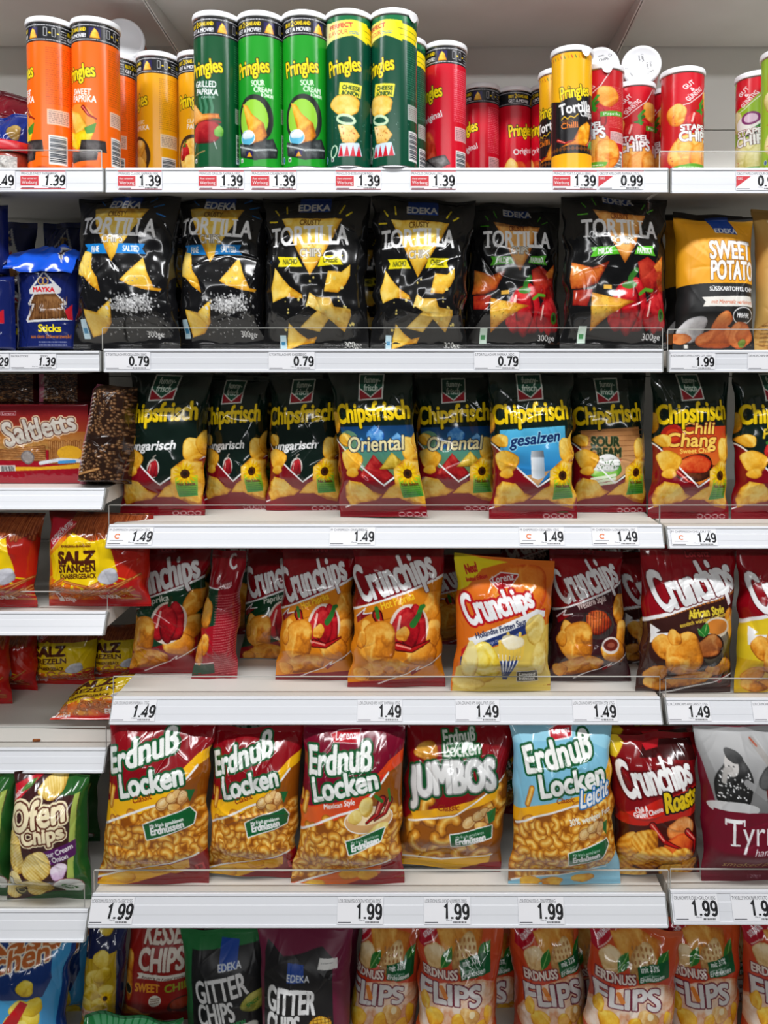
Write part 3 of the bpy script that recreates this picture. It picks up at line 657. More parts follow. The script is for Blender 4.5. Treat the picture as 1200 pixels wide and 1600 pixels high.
CURL = ((150, 80, 16), (222, 150, 44), (252, 216, 122))
def art_locken(kind):
    if kind == 'jumbos':
        a = Art([(640, 1125), (805, 1130), (778, 1372), (618, 1358)], (132, 12, 22), Y8)
        a.poly([(30, 330), (200, 290), (400, 190), (440, 180), (440, 480), (20, 480)], (150, 84, 20))
        a.chip(130, 120, 40, 26, 0, 3, ((120, 50, 10), (180, 110, 30), (220, 160, 60)))
        for x, y, r in ((90, 350, 30), (140, 290, 34), (200, 330, 30), (110, 395, 36), (170, 420, 34), (80, 440, 34), (250, 430, 36), (290, 400, 26), (180, 370, 24), (330, 300, 30), (370, 260, 30), (380, 330, 26), (150, 460, 30), (300, 450, 30)):
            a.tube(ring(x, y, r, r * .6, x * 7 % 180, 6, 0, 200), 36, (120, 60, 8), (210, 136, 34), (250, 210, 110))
        a.poly([(30, 470), (180, 466), (340, 440), (330, 480), (180, 510), (60, 495)], (236, 178, 30)); a.stroke([(40, 455), (180, 468), (342, 448)], 6, W1)
        a.poly([(76, 300), (360, 236), (352, 262), (90, 322)], (236, 170, 30)); a.stroke([(70, 326), (220, 300), (390, 200)], 5, W1)
        a.text('Erdnuß', 186, 102, 288, 36, (214, 220, 210), rot=8, bold=3, out=((5, (24, 92, 44)),)); a.text('Locken', 186, 132, 300, 34, (214, 220, 210), rot=5, bold=3, out=((5, (24, 92, 44)),))
        a.text('JUMBOS', 74, 258, 356, 86, (230, 230, 228), rot=6, bold=9, arc=14, out=((4, (150, 150, 150)), (6, (20, 80, 40))))
        a.text('Classic', 166, 286, 232, 18, (140, 40, 16), rot=3, shear=.2, bold=1.5)
        peanuts(a, 290, 320, 62); a.poly([(205, 358), (340, 346), (338, 382), (210, 400)], (18, 92, 46), out=(3, W1)); a.poly([(320, 300), (352, 290), (350, 330), (330, 340)], (24, 110, 50))
        a.text('Mit frisch gemahlenen', 222, 372, 312, 10, W1, rot=3, bold=.6); a.text('Erdnüssen', 222, 392, 318, 20, W1, rot=3, bold=2)
        return a
    if kind == 'classic': a = Art([(172, 1128), (330, 1128), (322, 1382), (155, 1375)], (140, 12, 24), Y7)
    elif kind == 'mexican': a = Art([(476, 1135), (632, 1130), (628, 1382), (455, 1370)], (120, 10, 40), Y7)
    else: a = Art([(798, 1125), (954, 1130), (966, 1384), (796, 1372)], (128, 190, 216), Y8)
    if kind in ('classic', 'mexican'):
        d = (0, 0) if kind == 'classic' else (694, 22)
        z = lambda *p: [(x + d[0], y + d[1]) for x, y in p]
        x_, y_ = d
        a.poly(z((40, 330), (120, 300), (300, 265), (440, 150), (560, 100), (560, 540), (440, 510), (40, 600)), (246, 184, 24) if kind == 'classic' else (226, 70, 26))
        if kind == 'mexican': a.grad(z((40, 330), (120, 305), (300, 270), (420, 190), (420, 240), (120, 370), (40, 420)), (236, 120, 40), (206, 40, 30), 0)
        a.poly(z((30, 420), (120, 374), (300, 320), (440, 190), (560, 150), (560, 500), (440, 520), (280, 556), (30, 590)), (146, 78, 14))
        curls(a, 60 + x_, 330 + y_, 480 + x_, 545 + y_, 19, 29, 1, 11, lambda x, y: y - y_ > 372 - (x - x_ - 120) * .3 and y - y_ < 585 - (x - x_ - 60) * .16, CURL)
        a.stroke(z((20, 420), (120, 372), (260, 318), (330, 300), (440, 190)), 8, W1)
        a.poly(z((20, 660), (20, 600), (240, 552), (470, 505), (560, 470), (560, 660)), (140, 12, 24)); a.poly(z((20, 640), (70, 592), (240, 556), (410, 522), (400, 570), (200, 620)), (244, 180, 26) if kind == 'classic' else (232, 110, 30))
        for x, y in ((280, 565), (350, 570), (150, 600)): a.chip(x + x_, y + y_, 42, 22, 0, x, ((180, 100, 16), (230, 160, 30), (250, 200, 70)))
        a.stroke(z((20, 605), (130, 576), (250, 548), (445, 505)), 7, W1)
        a.tube(z((120, 262), (116, 290), (110, 320)), 26, *CURL); a.tube(z((95, 258), (96, 282)), 16, *CURL)
        if kind == 'classic':
            a.text('Erdnuß', 100, 216, 376, 78, (238, 240, 236), rot=18, shear=.1, bold=7, out=((7, (18, 86, 44)),)); a.text('Locken', 160, 290, 402, 78, (238, 240, 236), rot=12, bold=7, tap=.9, out=((7, (18, 86, 44)),))
            a.text('Classic', 212, 304, 288, 22, (150, 50, 16), rot=14, shear=.2, bold=1.5)
            peanuts(a, 352, 300, 66); a.poly([(254, 376), (310, 356), (420, 330), (440, 360), (430, 392), (266, 430)], (16, 96, 48), out=(4, W1)); a.poly([(400, 262), (438, 270), (420, 310)], (20, 104, 50))
            peanuts(a, 352, 296, 62)
            a.text('Mit frisch gemahlenen', 278, 388, 400, 13, W1, rot=8, bold=.8); a.text('Erdnüssen', 282, 414, 402, 26, W1, rot=9, bold=3)
            a.poly([(420, 555), (452, 552), (455, 584), (424, 588)], (200, 60, 64)); a.poly([(430, 562), (446, 560), (448, 578), (432, 580)], (140, 12, 24))
        else:
            a.text('Erdnuß', 822, 218, 1070, 84, (238, 240, 236), rot=6, shear=.1, bold=7, out=((7, (18, 86, 44)),)); a.text('Locken', 850, 302, 1102, 76, (238, 240, 236), rot=11, bold=7, tap=.9, out=((7, (18, 86, 44)),))
            a.poly([(912, 92), (940, 82), (1022, 76), (1010, 116), (924, 112)], (190, 24, 40), out=(3, (220, 190, 190))); a.text('Lorenz', 930, 106, 1006, 22, W1, rot=2, bold=1)
            a.text('Mexican Style', 890, 326, 1010, 17, W1, rot=10, shear=.15, bold=1.5)
            a.ell(1060, 365, 88, 44, (220, 170, 110), out=(4, W1)); a.ell(1060, 352, 82, 30, (250, 226, 180)); a.chip(1050, 318, 28, 34, 0, 2, PALE); a.chip(1010, 350, 24, 26, 0, 3, PALE)
            chili(a, [(1110, 300), (1090, 350), (1050, 375)], 30, stem=[(1085, 282), (1110, 305)]); chili(a, [(1140, 310), (1120, 350), (1080, 372)], 24, stem=[(1136, 268), (1142, 312)]); a.chip(1090, 405, 50, 16, -20, 4, PALE)
            a.poly([(974, 432), (1030, 422), (1118, 402), (1104, 446), (986, 476)], (16, 96, 48), out=(4, W1)); a.text('Mit frisch gemahlenen', 994, 444, 1096, 11, W1, rot=7, bold=.7); a.text('Erdnüssen', 996, 466, 1100, 22, W1, rot=8, bold=2.5)
    else:
        a.poly([(380, 290), (440, 272), (560, 250), (650, 225), (730, 130), (760, 130), (760, 520), (380, 520)], (246, 176, 24)); a.poly([(380, 330), (450, 304), (600, 262), (690, 240), (760, 200), (760, 520), (380, 520)], (150, 82, 16))
        a.poly([(600, 80), (700, 120), (760, 100), (760, -60), (380, -60), (380, 100)], (150, 206, 226))
        curls(a, 400, 280, 720, 500, 16, 25, 1, 12, lambda x, y: y > 316 - (x - 440) * .26, CURL)
        a.stroke([(390, 332), (450, 304), (600, 266), (650, 250)], 6, W1)
        a.poly([(380, 515), (560, 500), (700, 470), (760, 420), (760, 580), (380, 580)], (140, 198, 222)); a.stroke([(390, 512), (540, 502), (690, 480)], 5, W1)
        for x, y in ((450, 520), (520, 524), (620, 520)): a.chip(x, y, 36, 14, 0, x, ((180, 100, 16), (230, 160, 30), (250, 200, 70)))
        a.tube([(446, 218), (440, 240), (430, 266)], 18, *CURL)
        a.poly([(512, 60), (540, 42), (586, 46), (580, 76), (514, 84)], (190, 24, 40), out=(3, W1)); a.text('Lorenz', 520, 68, 578, 15, W1, rot=2, bold=1)
        a.text('Erdnuß', 430, 176, 654, 70, (244, 244, 240), rot=12, bold=6, out=((6, (20, 88, 46)),)); a.text('Locken', 476, 244, 690, 66, (244, 244, 240), rot=9, bold=6, tap=.9, out=((6, (20, 88, 46)),))
        a.text('Classic', 524, 262, 580, 16, (150, 60, 16), bold=1.2, shear=.2, rot=4); a.text('Leicht', 598, 276, 706, 50, W1, rot=14, shear=.3, bold=3, out=((4, (30, 110, 180)),)); a.text('30% weniger Fett', 566, 328, 706, 18, (240, 244, 236), rot=12, bold=1.5)
        peanuts(a, 632, 350, 52); a.poly([(560, 406), (600, 398), (690, 380), (700, 400), (668, 440), (566, 452)], (16, 96, 48), out=(3, W1)); a.poly([(664, 330), (696, 326), (692, 370)], (20, 104, 50)); peanuts(a, 632, 346, 50)
        a.text('Mit frisch gemahlenen', 574, 418, 664, 10, W1, rot=5, bold=.6); a.text('Erdnüssen', 576, 440, 664, 19, W1, rot=6, bold=2)
    return a

def art_roasts():
    a = Art([(952, 1148), (1086, 1148), (1090, 1372), (958, 1368)], (128, 14, 20), Y8)
    a.poly([(690, 40), (740, 96), (712, 140), (680, 140)], (236, 200, 40)); a.poly([(800, 100), (960, 90), (970, 150), (780, 130)], (60, 14, 14)); a.poly([(798, 100), (860, 96), (850, 114), (806, 116)], (190, 30, 40))
    a.text('Crunchips', 732, 252, 962, 110, (242, 242, 240), rot=12, shear=-.1, bold=6, tap=.72, out=((5, (90, 8, 14)),))
    a.poly([(714, 300), (850, 240), (972, 216), (974, 300), (780, 330), (700, 330)], (196, 34, 22)); a.text('Roasts', 858, 288, 974, 60, (244, 210, 20), rot=9, bold=5, out=((5, (24, 10, 10)),))
    a.text('Chili &', 762, 286, 800, 14, W1, rot=12, bold=1); a.text('Grilled Cheese', 756, 302, 850, 15, W1, rot=12, bold=1)
    a.poly([(700, 330), (980, 300), (980, 560), (700, 560)], (70, 22, 14)); a.chip(910, 340, 52, 32, 0, 4, ((150, 60, 20), (220, 130, 60), (246, 200, 140))); a.chip(900, 390, 50, 40, 0, 7, ((120, 16, 8), (190, 50, 20), (226, 110, 40)))
    chili(a, [(812, 322), (850, 370), (900, 390)], 22); chili(a, [(930, 350), (960, 380), (950, 430)], 20)
    R = ((150, 78, 10), (222, 144, 34), (250, 200, 92))
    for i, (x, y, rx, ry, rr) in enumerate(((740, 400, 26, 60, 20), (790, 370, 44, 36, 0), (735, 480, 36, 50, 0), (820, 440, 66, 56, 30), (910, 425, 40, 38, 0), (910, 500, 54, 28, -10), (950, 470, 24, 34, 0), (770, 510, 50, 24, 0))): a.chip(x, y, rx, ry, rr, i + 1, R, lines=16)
    return a
def art_tyr():
    a = Art([(1084, 1138), (1252, 1138), (1240, 1388), (1098, 1382)], (110, 12, 36), Y8)
    a.grad([(940, 60), (1400, 60), (1400, 290), (1010, 290)], (176, 176, 176), (120, 120, 120)); a.poly([(900, 0), (1400, 0), (1400, 56), (964, 62), (900, 62)], (112, 10, 34))
    a.chip(1062, 210, 62, 74, 0, 4, ((14, 14, 14), (34, 34, 34), (70, 70, 70))); a.ell(1056, 156, 22, 30, (190, 186, 182)); a.ell(1048, 158, 3, 2, (60, 60, 60)); a.ell(1062, 158, 3, 2, (60, 60, 60)); a.chip(1066, 132, 27, 17, 14, 5, ((8, 8, 8), (24, 24, 24), (50, 50, 50)))
    a.speck(1010, 170, 1112, 250, 60, (230, 230, 230), 2.5, 4, 3); a.stroke([(1030, 200), (1036, 170), (1052, 166)], 14, (170, 166, 162)); a.ell(1060, 280, 80, 22, (206, 206, 206)); a.stroke([(1100, 200), (1160, 240), (1180, 200)], 20, (150, 150, 150))
    a.stroke([(1140, 96), (1180, 150), (1200, 156)], 20, (150, 146, 142)); a.chip(1190, 190, 50, 40, 0, 3, ((26, 26, 26), (54, 54, 54), (90, 90, 90))); a.stroke([(1134, 90), (1150, 108)], 6, (160, 70, 40)); a.grad([(1160, 220), (1200, 215), (1220, 260), (1165, 260)], (120, 30, 34), (70, 20, 24))
    a.poly([(1000, 286), (1400, 296), (1400, 560), (960, 560)], (112, 10, 36))
    # serif name
    a.text('Tyrrells', 1036, 384, 1300, 74, W1, bold=.5); a.stroke([(1036, 312), (1092, 312)], 6, W1); a.stroke([(1036, 310), (1036, 326)], 5, W1); a.stroke([(1092, 310), (1092, 326)], 5, W1); a.stroke([(1052, 384), (1078, 384)], 5, W1)
    a.text('hand-cooked', 1124, 414, 1290, 22, W1, shear=.3); a.text('smoked paprika', 1042, 470, 1280, 26, (206, 178, 110)); a.text('120ge', 1136, 520, 1180, 10, (180, 140, 150))
    return a
def art_ofen():
    a = Art([(28, 1205), (140, 1208), (142, 1404), (14, 1402)], (62, 30, 30), Y6)
    a.poly([(300, 340), (700, 340), (700, 1100), (430, 1000), (470, 460), (330, 470)], (38, 92, 38)); a.poly([(440, 460), (466, 452), (450, 900), (420, 900)], (170, 190, 90))
    a.poly([(60, 440), (220, 375), (235, 385), (160, 460), (96, 530), (70, 480)], (196, 30, 46)); a.text('GUT&GÜNSTIG', 84, 508, 186, 20, W1, rot=38, bold=2); leaf(a, 130, 460, 210, 400, 14, (70, 120, 50))
    OFE = ((186, 140, 50), (232, 200, 104), (248, 228, 160))
    a.chip(305, 432, 74, 50, -10, 2, OFE, lines=12)
    cr = (244, 230, 190)
    a.text('Ofen', 108, 640, 420, 126, cr, rot=13, bold=10, tap=.85, out=((8, (92, 44, 30)), (8, cr))); a.text('Chips', 186, 690, 412, 76, cr, rot=9, bold=8, tap=.85, out=((7, (92, 44, 30)), (6, cr)))
    a.text('Ofen', 108, 640, 420, 126, cr, rot=13, bold=10, tap=.85, out=((7, (92, 44, 30)),))
    a.poly([(300, 720), (460, 684), (462, 766), (300, 804)], (84, 22, 92)); a.text('Sour Cream', 308, 756, 452, 28, W1, rot=12, bold=2); a.text('& Onion', 322, 788, 430, 28, W1, rot=10, bold=2)
    a.chip(130, 740, 60, 110, -10, 1, OFE, lines=14); a.chip(262, 800, 80, 80, 0, 3, OFE, lines=14); a.chip(120, 900, 66, 60, 0, 4, OFE, lines=14); a.chip(240, 930, 90, 70, -15, 5, OFE, lines=14); a.chip(80, 980, 50, 50, 0, 6, OFE, lines=14); a.chip(200, 985, 60, 34, 0, 9, OFE, lines=14)
    a.chip(380, 830, 40, 46, 0, 7, ((150, 100, 150), (206, 170, 206), (240, 226, 240)))
    a.ell(404, 942, 70, 72, (236, 238, 234), out=(3, (150, 60, 60))); a.speck(375, 910, 440, 970, 24, (50, 120, 40), 5, 10)
    a.ell(115, 985, 32, 30, (60, 56, 36)); a.ell(115, 985, 24, 22, (190, 180, 120)); a.ell(115, 985, 18, 16, (60, 56, 36))
    a.rect(80, 870, 118, 926, (60, 60, 60), .8); a.rect(84, 876, 114, 920, (226, 222, 206))
    a.poly([(-60, 1010), (100, 1040), (300, 1000), (500, 990), (500, 1100), (-60, 1100)], (30, 84, 40))
    return a
def art_salz(kind):
    a = Art([(75, 800), (238, 805), (232, 946), (78, 945)], (186, 24, 24), Y3)
    a.grad([(100, 40), (720, 40), (720, 340), (100, 340)], (120, 20, 14), (206, 40, 22)); a.chip(300, 300, 260, 160, 0, 2, ((206, 60, 20), (226, 110, 26), (240, 170, 30)))
    rg = random.Random(4)
    for k in range(60):
        x = 330 + k * 5.5; y = 100 + rg.uniform(-6, 26); a.tube([(x, y - 60), (x + rg.uniform(-3, 3), y + 50)], 11, (70, 24, 10), (140, 62, 26), (190, 110, 60))
    a.poly([(228, 240), (300, 190), (352, 140), (440, 176), (520, 160), (560, 300), (480, 340), (400, 365), (330, 340), (250, 335)], (242, 204, 14))
    for k in range(9): a.poly([(380, 260), (200 + k * 50, 380 - abs(k - 4) * 10), (215 + k * 50, 378 - abs(k - 4) * 10)], (242, 204, 14))
    a.poly([(215, 80), (352, 98), (352, 118), (238, 212), (228, 210)], (196, 30, 50)); a.stroke([(350, 105), (238, 216)], 4, (236, 196, 170)); a.text('GUT&GÜNSTIG', 252, 190, 372, 26, W1, rot=44, bold=2)
    a.fine(300, 188, 440, 202, 1, (120, 60, 20), 8); a.text('KNACKIG & KROSS', 300, 202, 440, 13, (110, 50, 16), rot=3)
    dk = (74, 28, 12)
    if kind == 'stangen':
        slab(a, 'SALZ', 284, 266, 460, 46, dk, rot=2, bold=9); a.text('STANGEN', 290, 305, 464, 32, dk, rot=3, bold=3)
    else:
        a.grad([(150, 150), (640, 150), (640, 350), (150, 350)], (220, 196, 20), (232, 186, 20)); slab(a, 'SALZ', 280, 236, 470, 62, dk, rot=2, bold=11); a.text('BREZELN', 286, 288, 476, 34, dk, rot=3, bold=3)
    a.text('KNABBERGEBÄCK', 296, 330, 466, 20, dk, rot=2, bold=1.6)
    for k in range(26):
        x = rg.uniform(190, 600); y = rg.uniform(345, 430); t = rg.uniform(-.5, .7); L = rg.uniform(40, 80)
        if kind == 'stangen': a.tube([(x - L * math.cos(t), y + L * math.sin(t) * .7), (x + L * math.cos(t), y - L * math.sin(t) * .7)], 11, (110, 40, 12), (180, 90, 34), (230, 160, 90))
        else: a.tube(ring(x, y, 24, 17, 0, 10, 20, 330), 10, (100, 34, 10), (170, 84, 30), (220, 150, 80))
    a.chip(520, 318, 44, 34, 0, 3, ((150, 150, 160), (196, 196, 204), (226, 226, 232))); a.speck(250, 350, 600, 420, 60, (246, 236, 220), 1.5, 3)
    a.poly([(180, 430), (600, 430), (600, 480), (180, 480)], (178, 24, 30), .75)
    a.rect(252, 392, 274, 440, (226, 220, 214)); a.rect(257, 402, 268, 420, (120, 60, 60)); a.text('250ge', 278, 438, 330, 18, W1, bold=1.2); a.text('EDEKA', 454, 424, 540, 20, W1, bold=2.5, rot=1)
    return a
def art_sweet():
    a = Art([(1051, 331), (1172, 341), (1176, 545), (1052, 545)], (238, 164, 26), Z27)
    a.poly([(800, 385), (1200, 380), (1200, 640), (800, 640)], (26, 26, 26)); a.poly([(780, 60), (1200, 84), (1200, 130), (1100, 140), (848, 122), (780, 120)], (30, 28, 28)); a.grad([(848, 124), (1150, 140), (1150, 160), (860, 150)], (240, 180, 50), (226, 150, 20))
    a.poly([(962, 120), (1046, 120), (1064, 200), (976, 194)], (22, 68, 156)); a.text('EDEKA', 976, 194, 1064, 20, W1, bold=2, rot=-1)
    a.text('SWEET', 944, 294, 1116, 66, W1, bold=4, out=((3, (150, 96, 20)),)); a.text('POTATO', 948, 368, 1132, 66, W1, bold=4, out=((3, (150, 96, 20)),))
    a.text('SÜSSKARTOFFEL CHIPS', 942, 410, 1134, 15, W1, bold=.8); a.poly([(912, 432), (1128, 426), (1128, 464), (916, 466), (926, 448)], (226, 222, 214)); a.text('mit Meersalz verfeinert', 946, 456, 1120, 14, (200, 80, 40), shear=.3)
    a.ell(1078, 496, 42, 26, (26, 26, 26), out=(3, W1)); a.poly([(1078, 518), (1098, 516), (1084, 542)], W1); a.text('MMHHH..', 1050, 504, 1106, 16, W1, bold=1.2)
    S = ((150, 60, 20), (206, 104, 44), (236, 150, 84))
    a.chip(895, 540, 54, 40, 0, 2, ((120, 120, 124), (190, 190, 194), (232, 232, 234))); a.chip(1000, 515, 36, 30, -20, 3, S); a.chip(1000, 570, 80, 34, 0, 4, S); a.chip(1090, 560, 50, 44, 10, 5, S); a.chip(860, 570, 40, 20, 0, 6, S); a.rect(878, 590, 895, 604, (226, 226, 220)); a.chip(1104, 586, 14, 16, 0, 7, ((60, 90, 30), (110, 140, 50), (160, 180, 90)))
    return a
def art_kraft():
    a = Art([(1168, 328), (1300, 338), (1306, 545), (1166, 545)], (198, 156, 84), Z27)
    a.poly([(1100, 60), (1500, 80), (1500, 130), (1120, 100)], (210, 170, 100)); a.poly([(1165, 140), (1500, 140), (1500, 360), (1190, 366)], (232, 212, 170)); a.poly([(1166, 372), (1200, 356), (1500, 356), (1500, 500), (1190, 500)], (40, 30, 26), out=(4, W1)); a.stroke([(1196, 270), (1200, 240), (1230, 236)], 8, (60, 44, 30))
    a.chip(1160, 540, 60, 30, -20, 1, ((150, 100, 40), (200, 150, 76), (226, 190, 120))); a.chip(1190, 580, 80, 24, 0, 2, ((150, 100, 40), (200, 150, 76), (226, 190, 120))); a.fine(1130, 520, 1200, 600, 6, (110, 70, 30), 5)
    return a
def art_kaese():
    a = Art([(-60, 1455), (118, 1460), (102, 1700), (-64, 1700)], (24, 60, 130), X1)
    a.grad([(-200, 230), (340, 230), (300, 500), (-200, 500)], (26, 64, 136), (16, 44, 104)); a.poly([(250, 230), (340, 230), (290, 700), (230, 700), (240, 480), (280, 400)], (64, 150, 206))
    a.poly([(-200, 500), (60, 470), (240, 480), (240, 760), (-200, 760)], (70, 160, 214))
    o = ((196, 104, 44)); a.text('Käse', -50, 302, 288, 84, o, rot=4, bold=7, out=((5, (250, 236, 210)),)); a.text('Bällchen', -150, 400, 262, 72, o, rot=11, bold=6, out=((5, (250, 236, 210)),))
    Q = ((190, 150, 20), (232, 200, 44), (248, 230, 120))
    a.chip(170, 425, 36, 40, 0, 1, Q)
    for i, (x, y) in enumerate(((150, 520), (190, 570), (120, 580), (200, 520), (150, 620), (90, 640), (200, 640))): a.chip(x, y, 44, 44, 0, i, Q)
    a.poly([(60, 600), (150, 480), (180, 500), (110, 650), (40, 660)], (196, 26, 34))
    return a
def art_yellowpack():
    a = Art([(142, 1432), (200, 1436), (186, 1700), (120, 1700)], (34, 40, 80), X1)
    a.poly([(350, 330), (540, 280), (540, 900), (330, 900)], (196, 160, 30)); a.text('n', 360, 290, 404, 52, (206, 120, 60), bold=5, out=((3, W1),))
    for i, (x, y, r) in enumerate(((480, 200, 26), (480, 310, 34), (450, 400, 40), (490, 380, 34), (440, 470, 44), (500, 460, 30), (410, 540, 46), (470, 520, 30), (380, 600, 40))): a.chip(x, y, r, r * 1.2, 0, i, ((170, 130, 20), (226, 190, 50), (246, 224, 120)))
    sunflower(a, 500, 490, 26); a.poly([(375, 550), (510, 540), (505, 580), (370, 590)], (226, 190, 170)); a.text('MIT SONNENBLUME', 384, 574, 500, 14, (150, 40, 30), rot=3, bold=.8)
    return a
def art_kessel():
    a = Art([(206, 1430), (318, 1432), (304, 1700), (190, 1700)], (150, 28, 22), X1)
    a.text('KESSEL', 664, 238, 858, 70, (226, 214, 200), rot=-1, bold=5, out=((2, (110, 30, 24)),)); a.text('CHIPS', 650, 346, 850, 92, (226, 214, 200), rot=0, bold=7, out=((2, (110, 30, 24)),))
    a.poly([(645, 360), (900, 368), (900, 392), (645, 386), (656, 374)], (232, 226, 214)); a.text('Knusprig im Kessel frittiert', 668, 384, 860, 12, (60, 30, 20), shear=.3, rot=-2); a.text('SWEET', 638, 444, 750, 36, (226, 150, 40), bold=3); a.text('CHILI', 772, 446, 880, 36, (150, 160, 40), bold=3)
    a.ell(730, 485, 26, 27, (226, 220, 206)); a.fine(712, 470, 750, 500, 3, (100, 60, 40), 5)
    a.chip(600, 330, 24, 60, 0, 1, ORA); a.chip(598, 430, 30, 70, 0, 2, ORA); a.ell(598, 448, 18, 22, (40, 40, 30), out=(3, (200, 190, 120))); a.chip(620, 560, 60, 36, 0, 3, ORA); a.chip(650, 590, 40, 44, 0, 4, ORA); a.chip(590, 600, 50, 30, 0, 5, ORA)
    a.ell(840, 530, 60, 50, (70, 30, 24)); a.ell(840, 515, 48, 28, (150, 50, 20)); a.text('MIT', 585, 585, 640, 16, (180, 60, 40)); chili(a, [(800, 560), (790, 610), (820, 640)], 24)
    return a
def art_gitter(kind):
    d = (0, 0) if kind == 'onion' else (-803, 62)
    if kind == 'onion': a = Art([(282, 1456), (418, 1448), (424, 1700), (296, 1700)], (30, 30, 32), X1); rim = (30, 110, 56)
    else: a = Art([(402, 1446), (548, 1440), (548, 1700), (408, 1700)], (28, 26, 28), X2); rim = (110, 24, 58)
    X, Y = (0, 0) if kind == 'onion' else (-795, 48)
    if kind == 'onion':
        a.poly([(760, 180), (1300, 160), (1300, 250), (1160, 255), (860, 285), (880, 700), (820, 900), (760, 900)], rim)
    else:
        a.poly([(30, 150), (600, 150), (600, 900), (440, 900), (420, 560), (410, 300), (360, 260), (260, 290), (180, 300), (100, 250), (85, 300), (90, 900), (30, 900)], rim); a.poly([(350, 300), (432, 302), (434, 345), (342, 340)], (236, 236, 232)); a.fine(356, 316, 412, 320, 1, (90, 90, 90), 2)
    bl = (18, 66, 156)
    a.poly([(990 + X, 240 + Y), (1072 + X, 245 + Y), (1076 + X, 340 + Y), (996 + X, 350 + Y)] if kind == 'onion' else [(205, 320), (278, 325), (282, 392), (204, 396)], bl)
    if kind == 'onion': a.text('EDEKA', 992, 354, 1096, 28, (226, 230, 236), rot=9, bold=2.5)
    else: a.text('EDEKA', 204, 390, 308, 26, (226, 230, 236), bold=2.5)
    if kind == 'onion':
        a.text('GITTER', 900, 500, 1136, 96, (226, 226, 226), rot=12, bold=6, tap=1.05); a.text('CHIPS', 912, 598, 1078, 92, (226, 226, 226), rot=10, bold=6); a.text('SOUR CREAM & ONION', 908, 624, 1120, 20, (50, 160, 90), rot=9, bold=1.5)
        a.chip(1160, 500, 60, 50, -20, 1, ((110, 110, 40), (160, 160, 60), (206, 200, 110))); a.text('SPICY', 1125, 522, 1180, 18, (40, 120, 50), rot=20, bold=1.5); a.chip(1120, 630, 60, 40, 0, 2, ((170, 170, 160), (220, 220, 210), (244, 244, 240)))
    else:
        a.text('GITTER', 106, 534, 334, 116, (236, 236, 236), rot=-3, bold=7); a.text('CHIPS', 106, 650, 262, 104, (236, 236, 236), rot=-2, bold=7)
        a.chip(364, 600, 50, 50, 0, 1, ((170, 110, 10), (232, 170, 30), (250, 210, 90)))
        for k in range(5): a.stroke([(318, 575 + k * 16), (410, 560 + k * 18)], 3, (120, 70, 10)); a.stroke([(326 + k * 18, 552), (330 + k * 18, 640)], 3, (120, 70, 10))
        a.poly([(290, 628), (410, 600), (412, 650), (290, 660)], (170, 30, 40)); a.text('XXL CUT!', 316, 640, 408, 24, W1, rot=8, bold=2)
    return a
def art_flips():
    a = Art([(655, 1432), (788, 1436), (776, 1700), (645, 1700)], (196, 70, 34), X2)
    a.grad([(700, 150), (1200, 150), (1200, 420), (740, 420)], (206, 90, 40), (200, 60, 34)); a.chip(960, 560, 220, 170, 0, 2, ((196, 90, 50), (226, 170, 130), (240, 222, 206)))
    a.poly([(770, 170), (900, 170), (860, 230), (800, 280), (760, 260)], (180, 24, 44)); a.stroke([(900, 176), (850, 236), (800, 270)], 4, (236, 206, 190)); a.text('GUT&GÜNSTIG', 800, 244, 880, 20, W1, rot=38, bold=2)
    a.chip(0, 0, 1, 1, seed=3, pal=((180, 90, 20), (216, 140, 50), (240, 190, 100)), pts=[(860, 200), (960, 180), (1080, 210), (1060, 300), (900, 310)])
    a.chip(850, 300, 46, 56, 0, 7, ((170, 120, 60), (222, 184, 124), (244, 222, 180))); leaf(a, 880, 340, 930, 262, 24); leaf(a, 1050, 330, 1110, 246, 26)
    a.chip(990, 300, 56, 72, 20, 4, ((160, 110, 56), (214, 174, 112), (240, 214, 160)))
    for k in range(24): a.ell(950 + (k % 5) * 20 + (k // 5) * 4, 250 + (k // 5) * 24, 5, 8, (176, 120, 66))
    a.poly([(965, 316), (1108, 284), (1110, 366), (970, 384)], (16, 92, 48)); a.text('mit 33%', 982, 338, 1062, 24, W1, rot=8, bold=1.5); a.text('gemahlenen', 988, 358, 1060, 10, W1, rot=8); a.text('Erdnüssen', 974, 378, 1084, 20, W1, rot=8, shear=.25, bold=1)
    a.text('ERDNUSS', 790, 386, 956, 38, (232, 218, 206), rot=1, bold=4, out=((4, (110, 30, 40)),)); a.text('FLIPS', 782, 504, 1064, 92, (216, 212, 210), rot=1, bold=9, out=((5, (110, 30, 50)),))
    a.chip(1010, 550, 46, 46, 10, 5, ((180, 110, 40), (232, 180, 100), (250, 220, 160))); a.ell(1020, 535, 14, 18, (246, 226, 180))
    FL = ((190, 110, 10), (234, 170, 30), (250, 214, 90))
    for i, (x, y, rx, ry, r) in enumerate(((846, 575, 44, 52, 20), (960, 590, 36, 50, -20), (1060, 610, 36, 34, 0), (800, 510, 26, 40, 0), (880, 650, 60, 34, 0), (1030, 680, 60, 40, 0), (920, 700, 60, 40, 10), (1100, 560, 24, 44, 0), (820, 720, 60, 40, 0))): a.chip(x, y, rx, ry, r, i + 1, FL)
    a.stroke([(880, 430), (900, 470)], 22, (222, 130, 50))
    return a
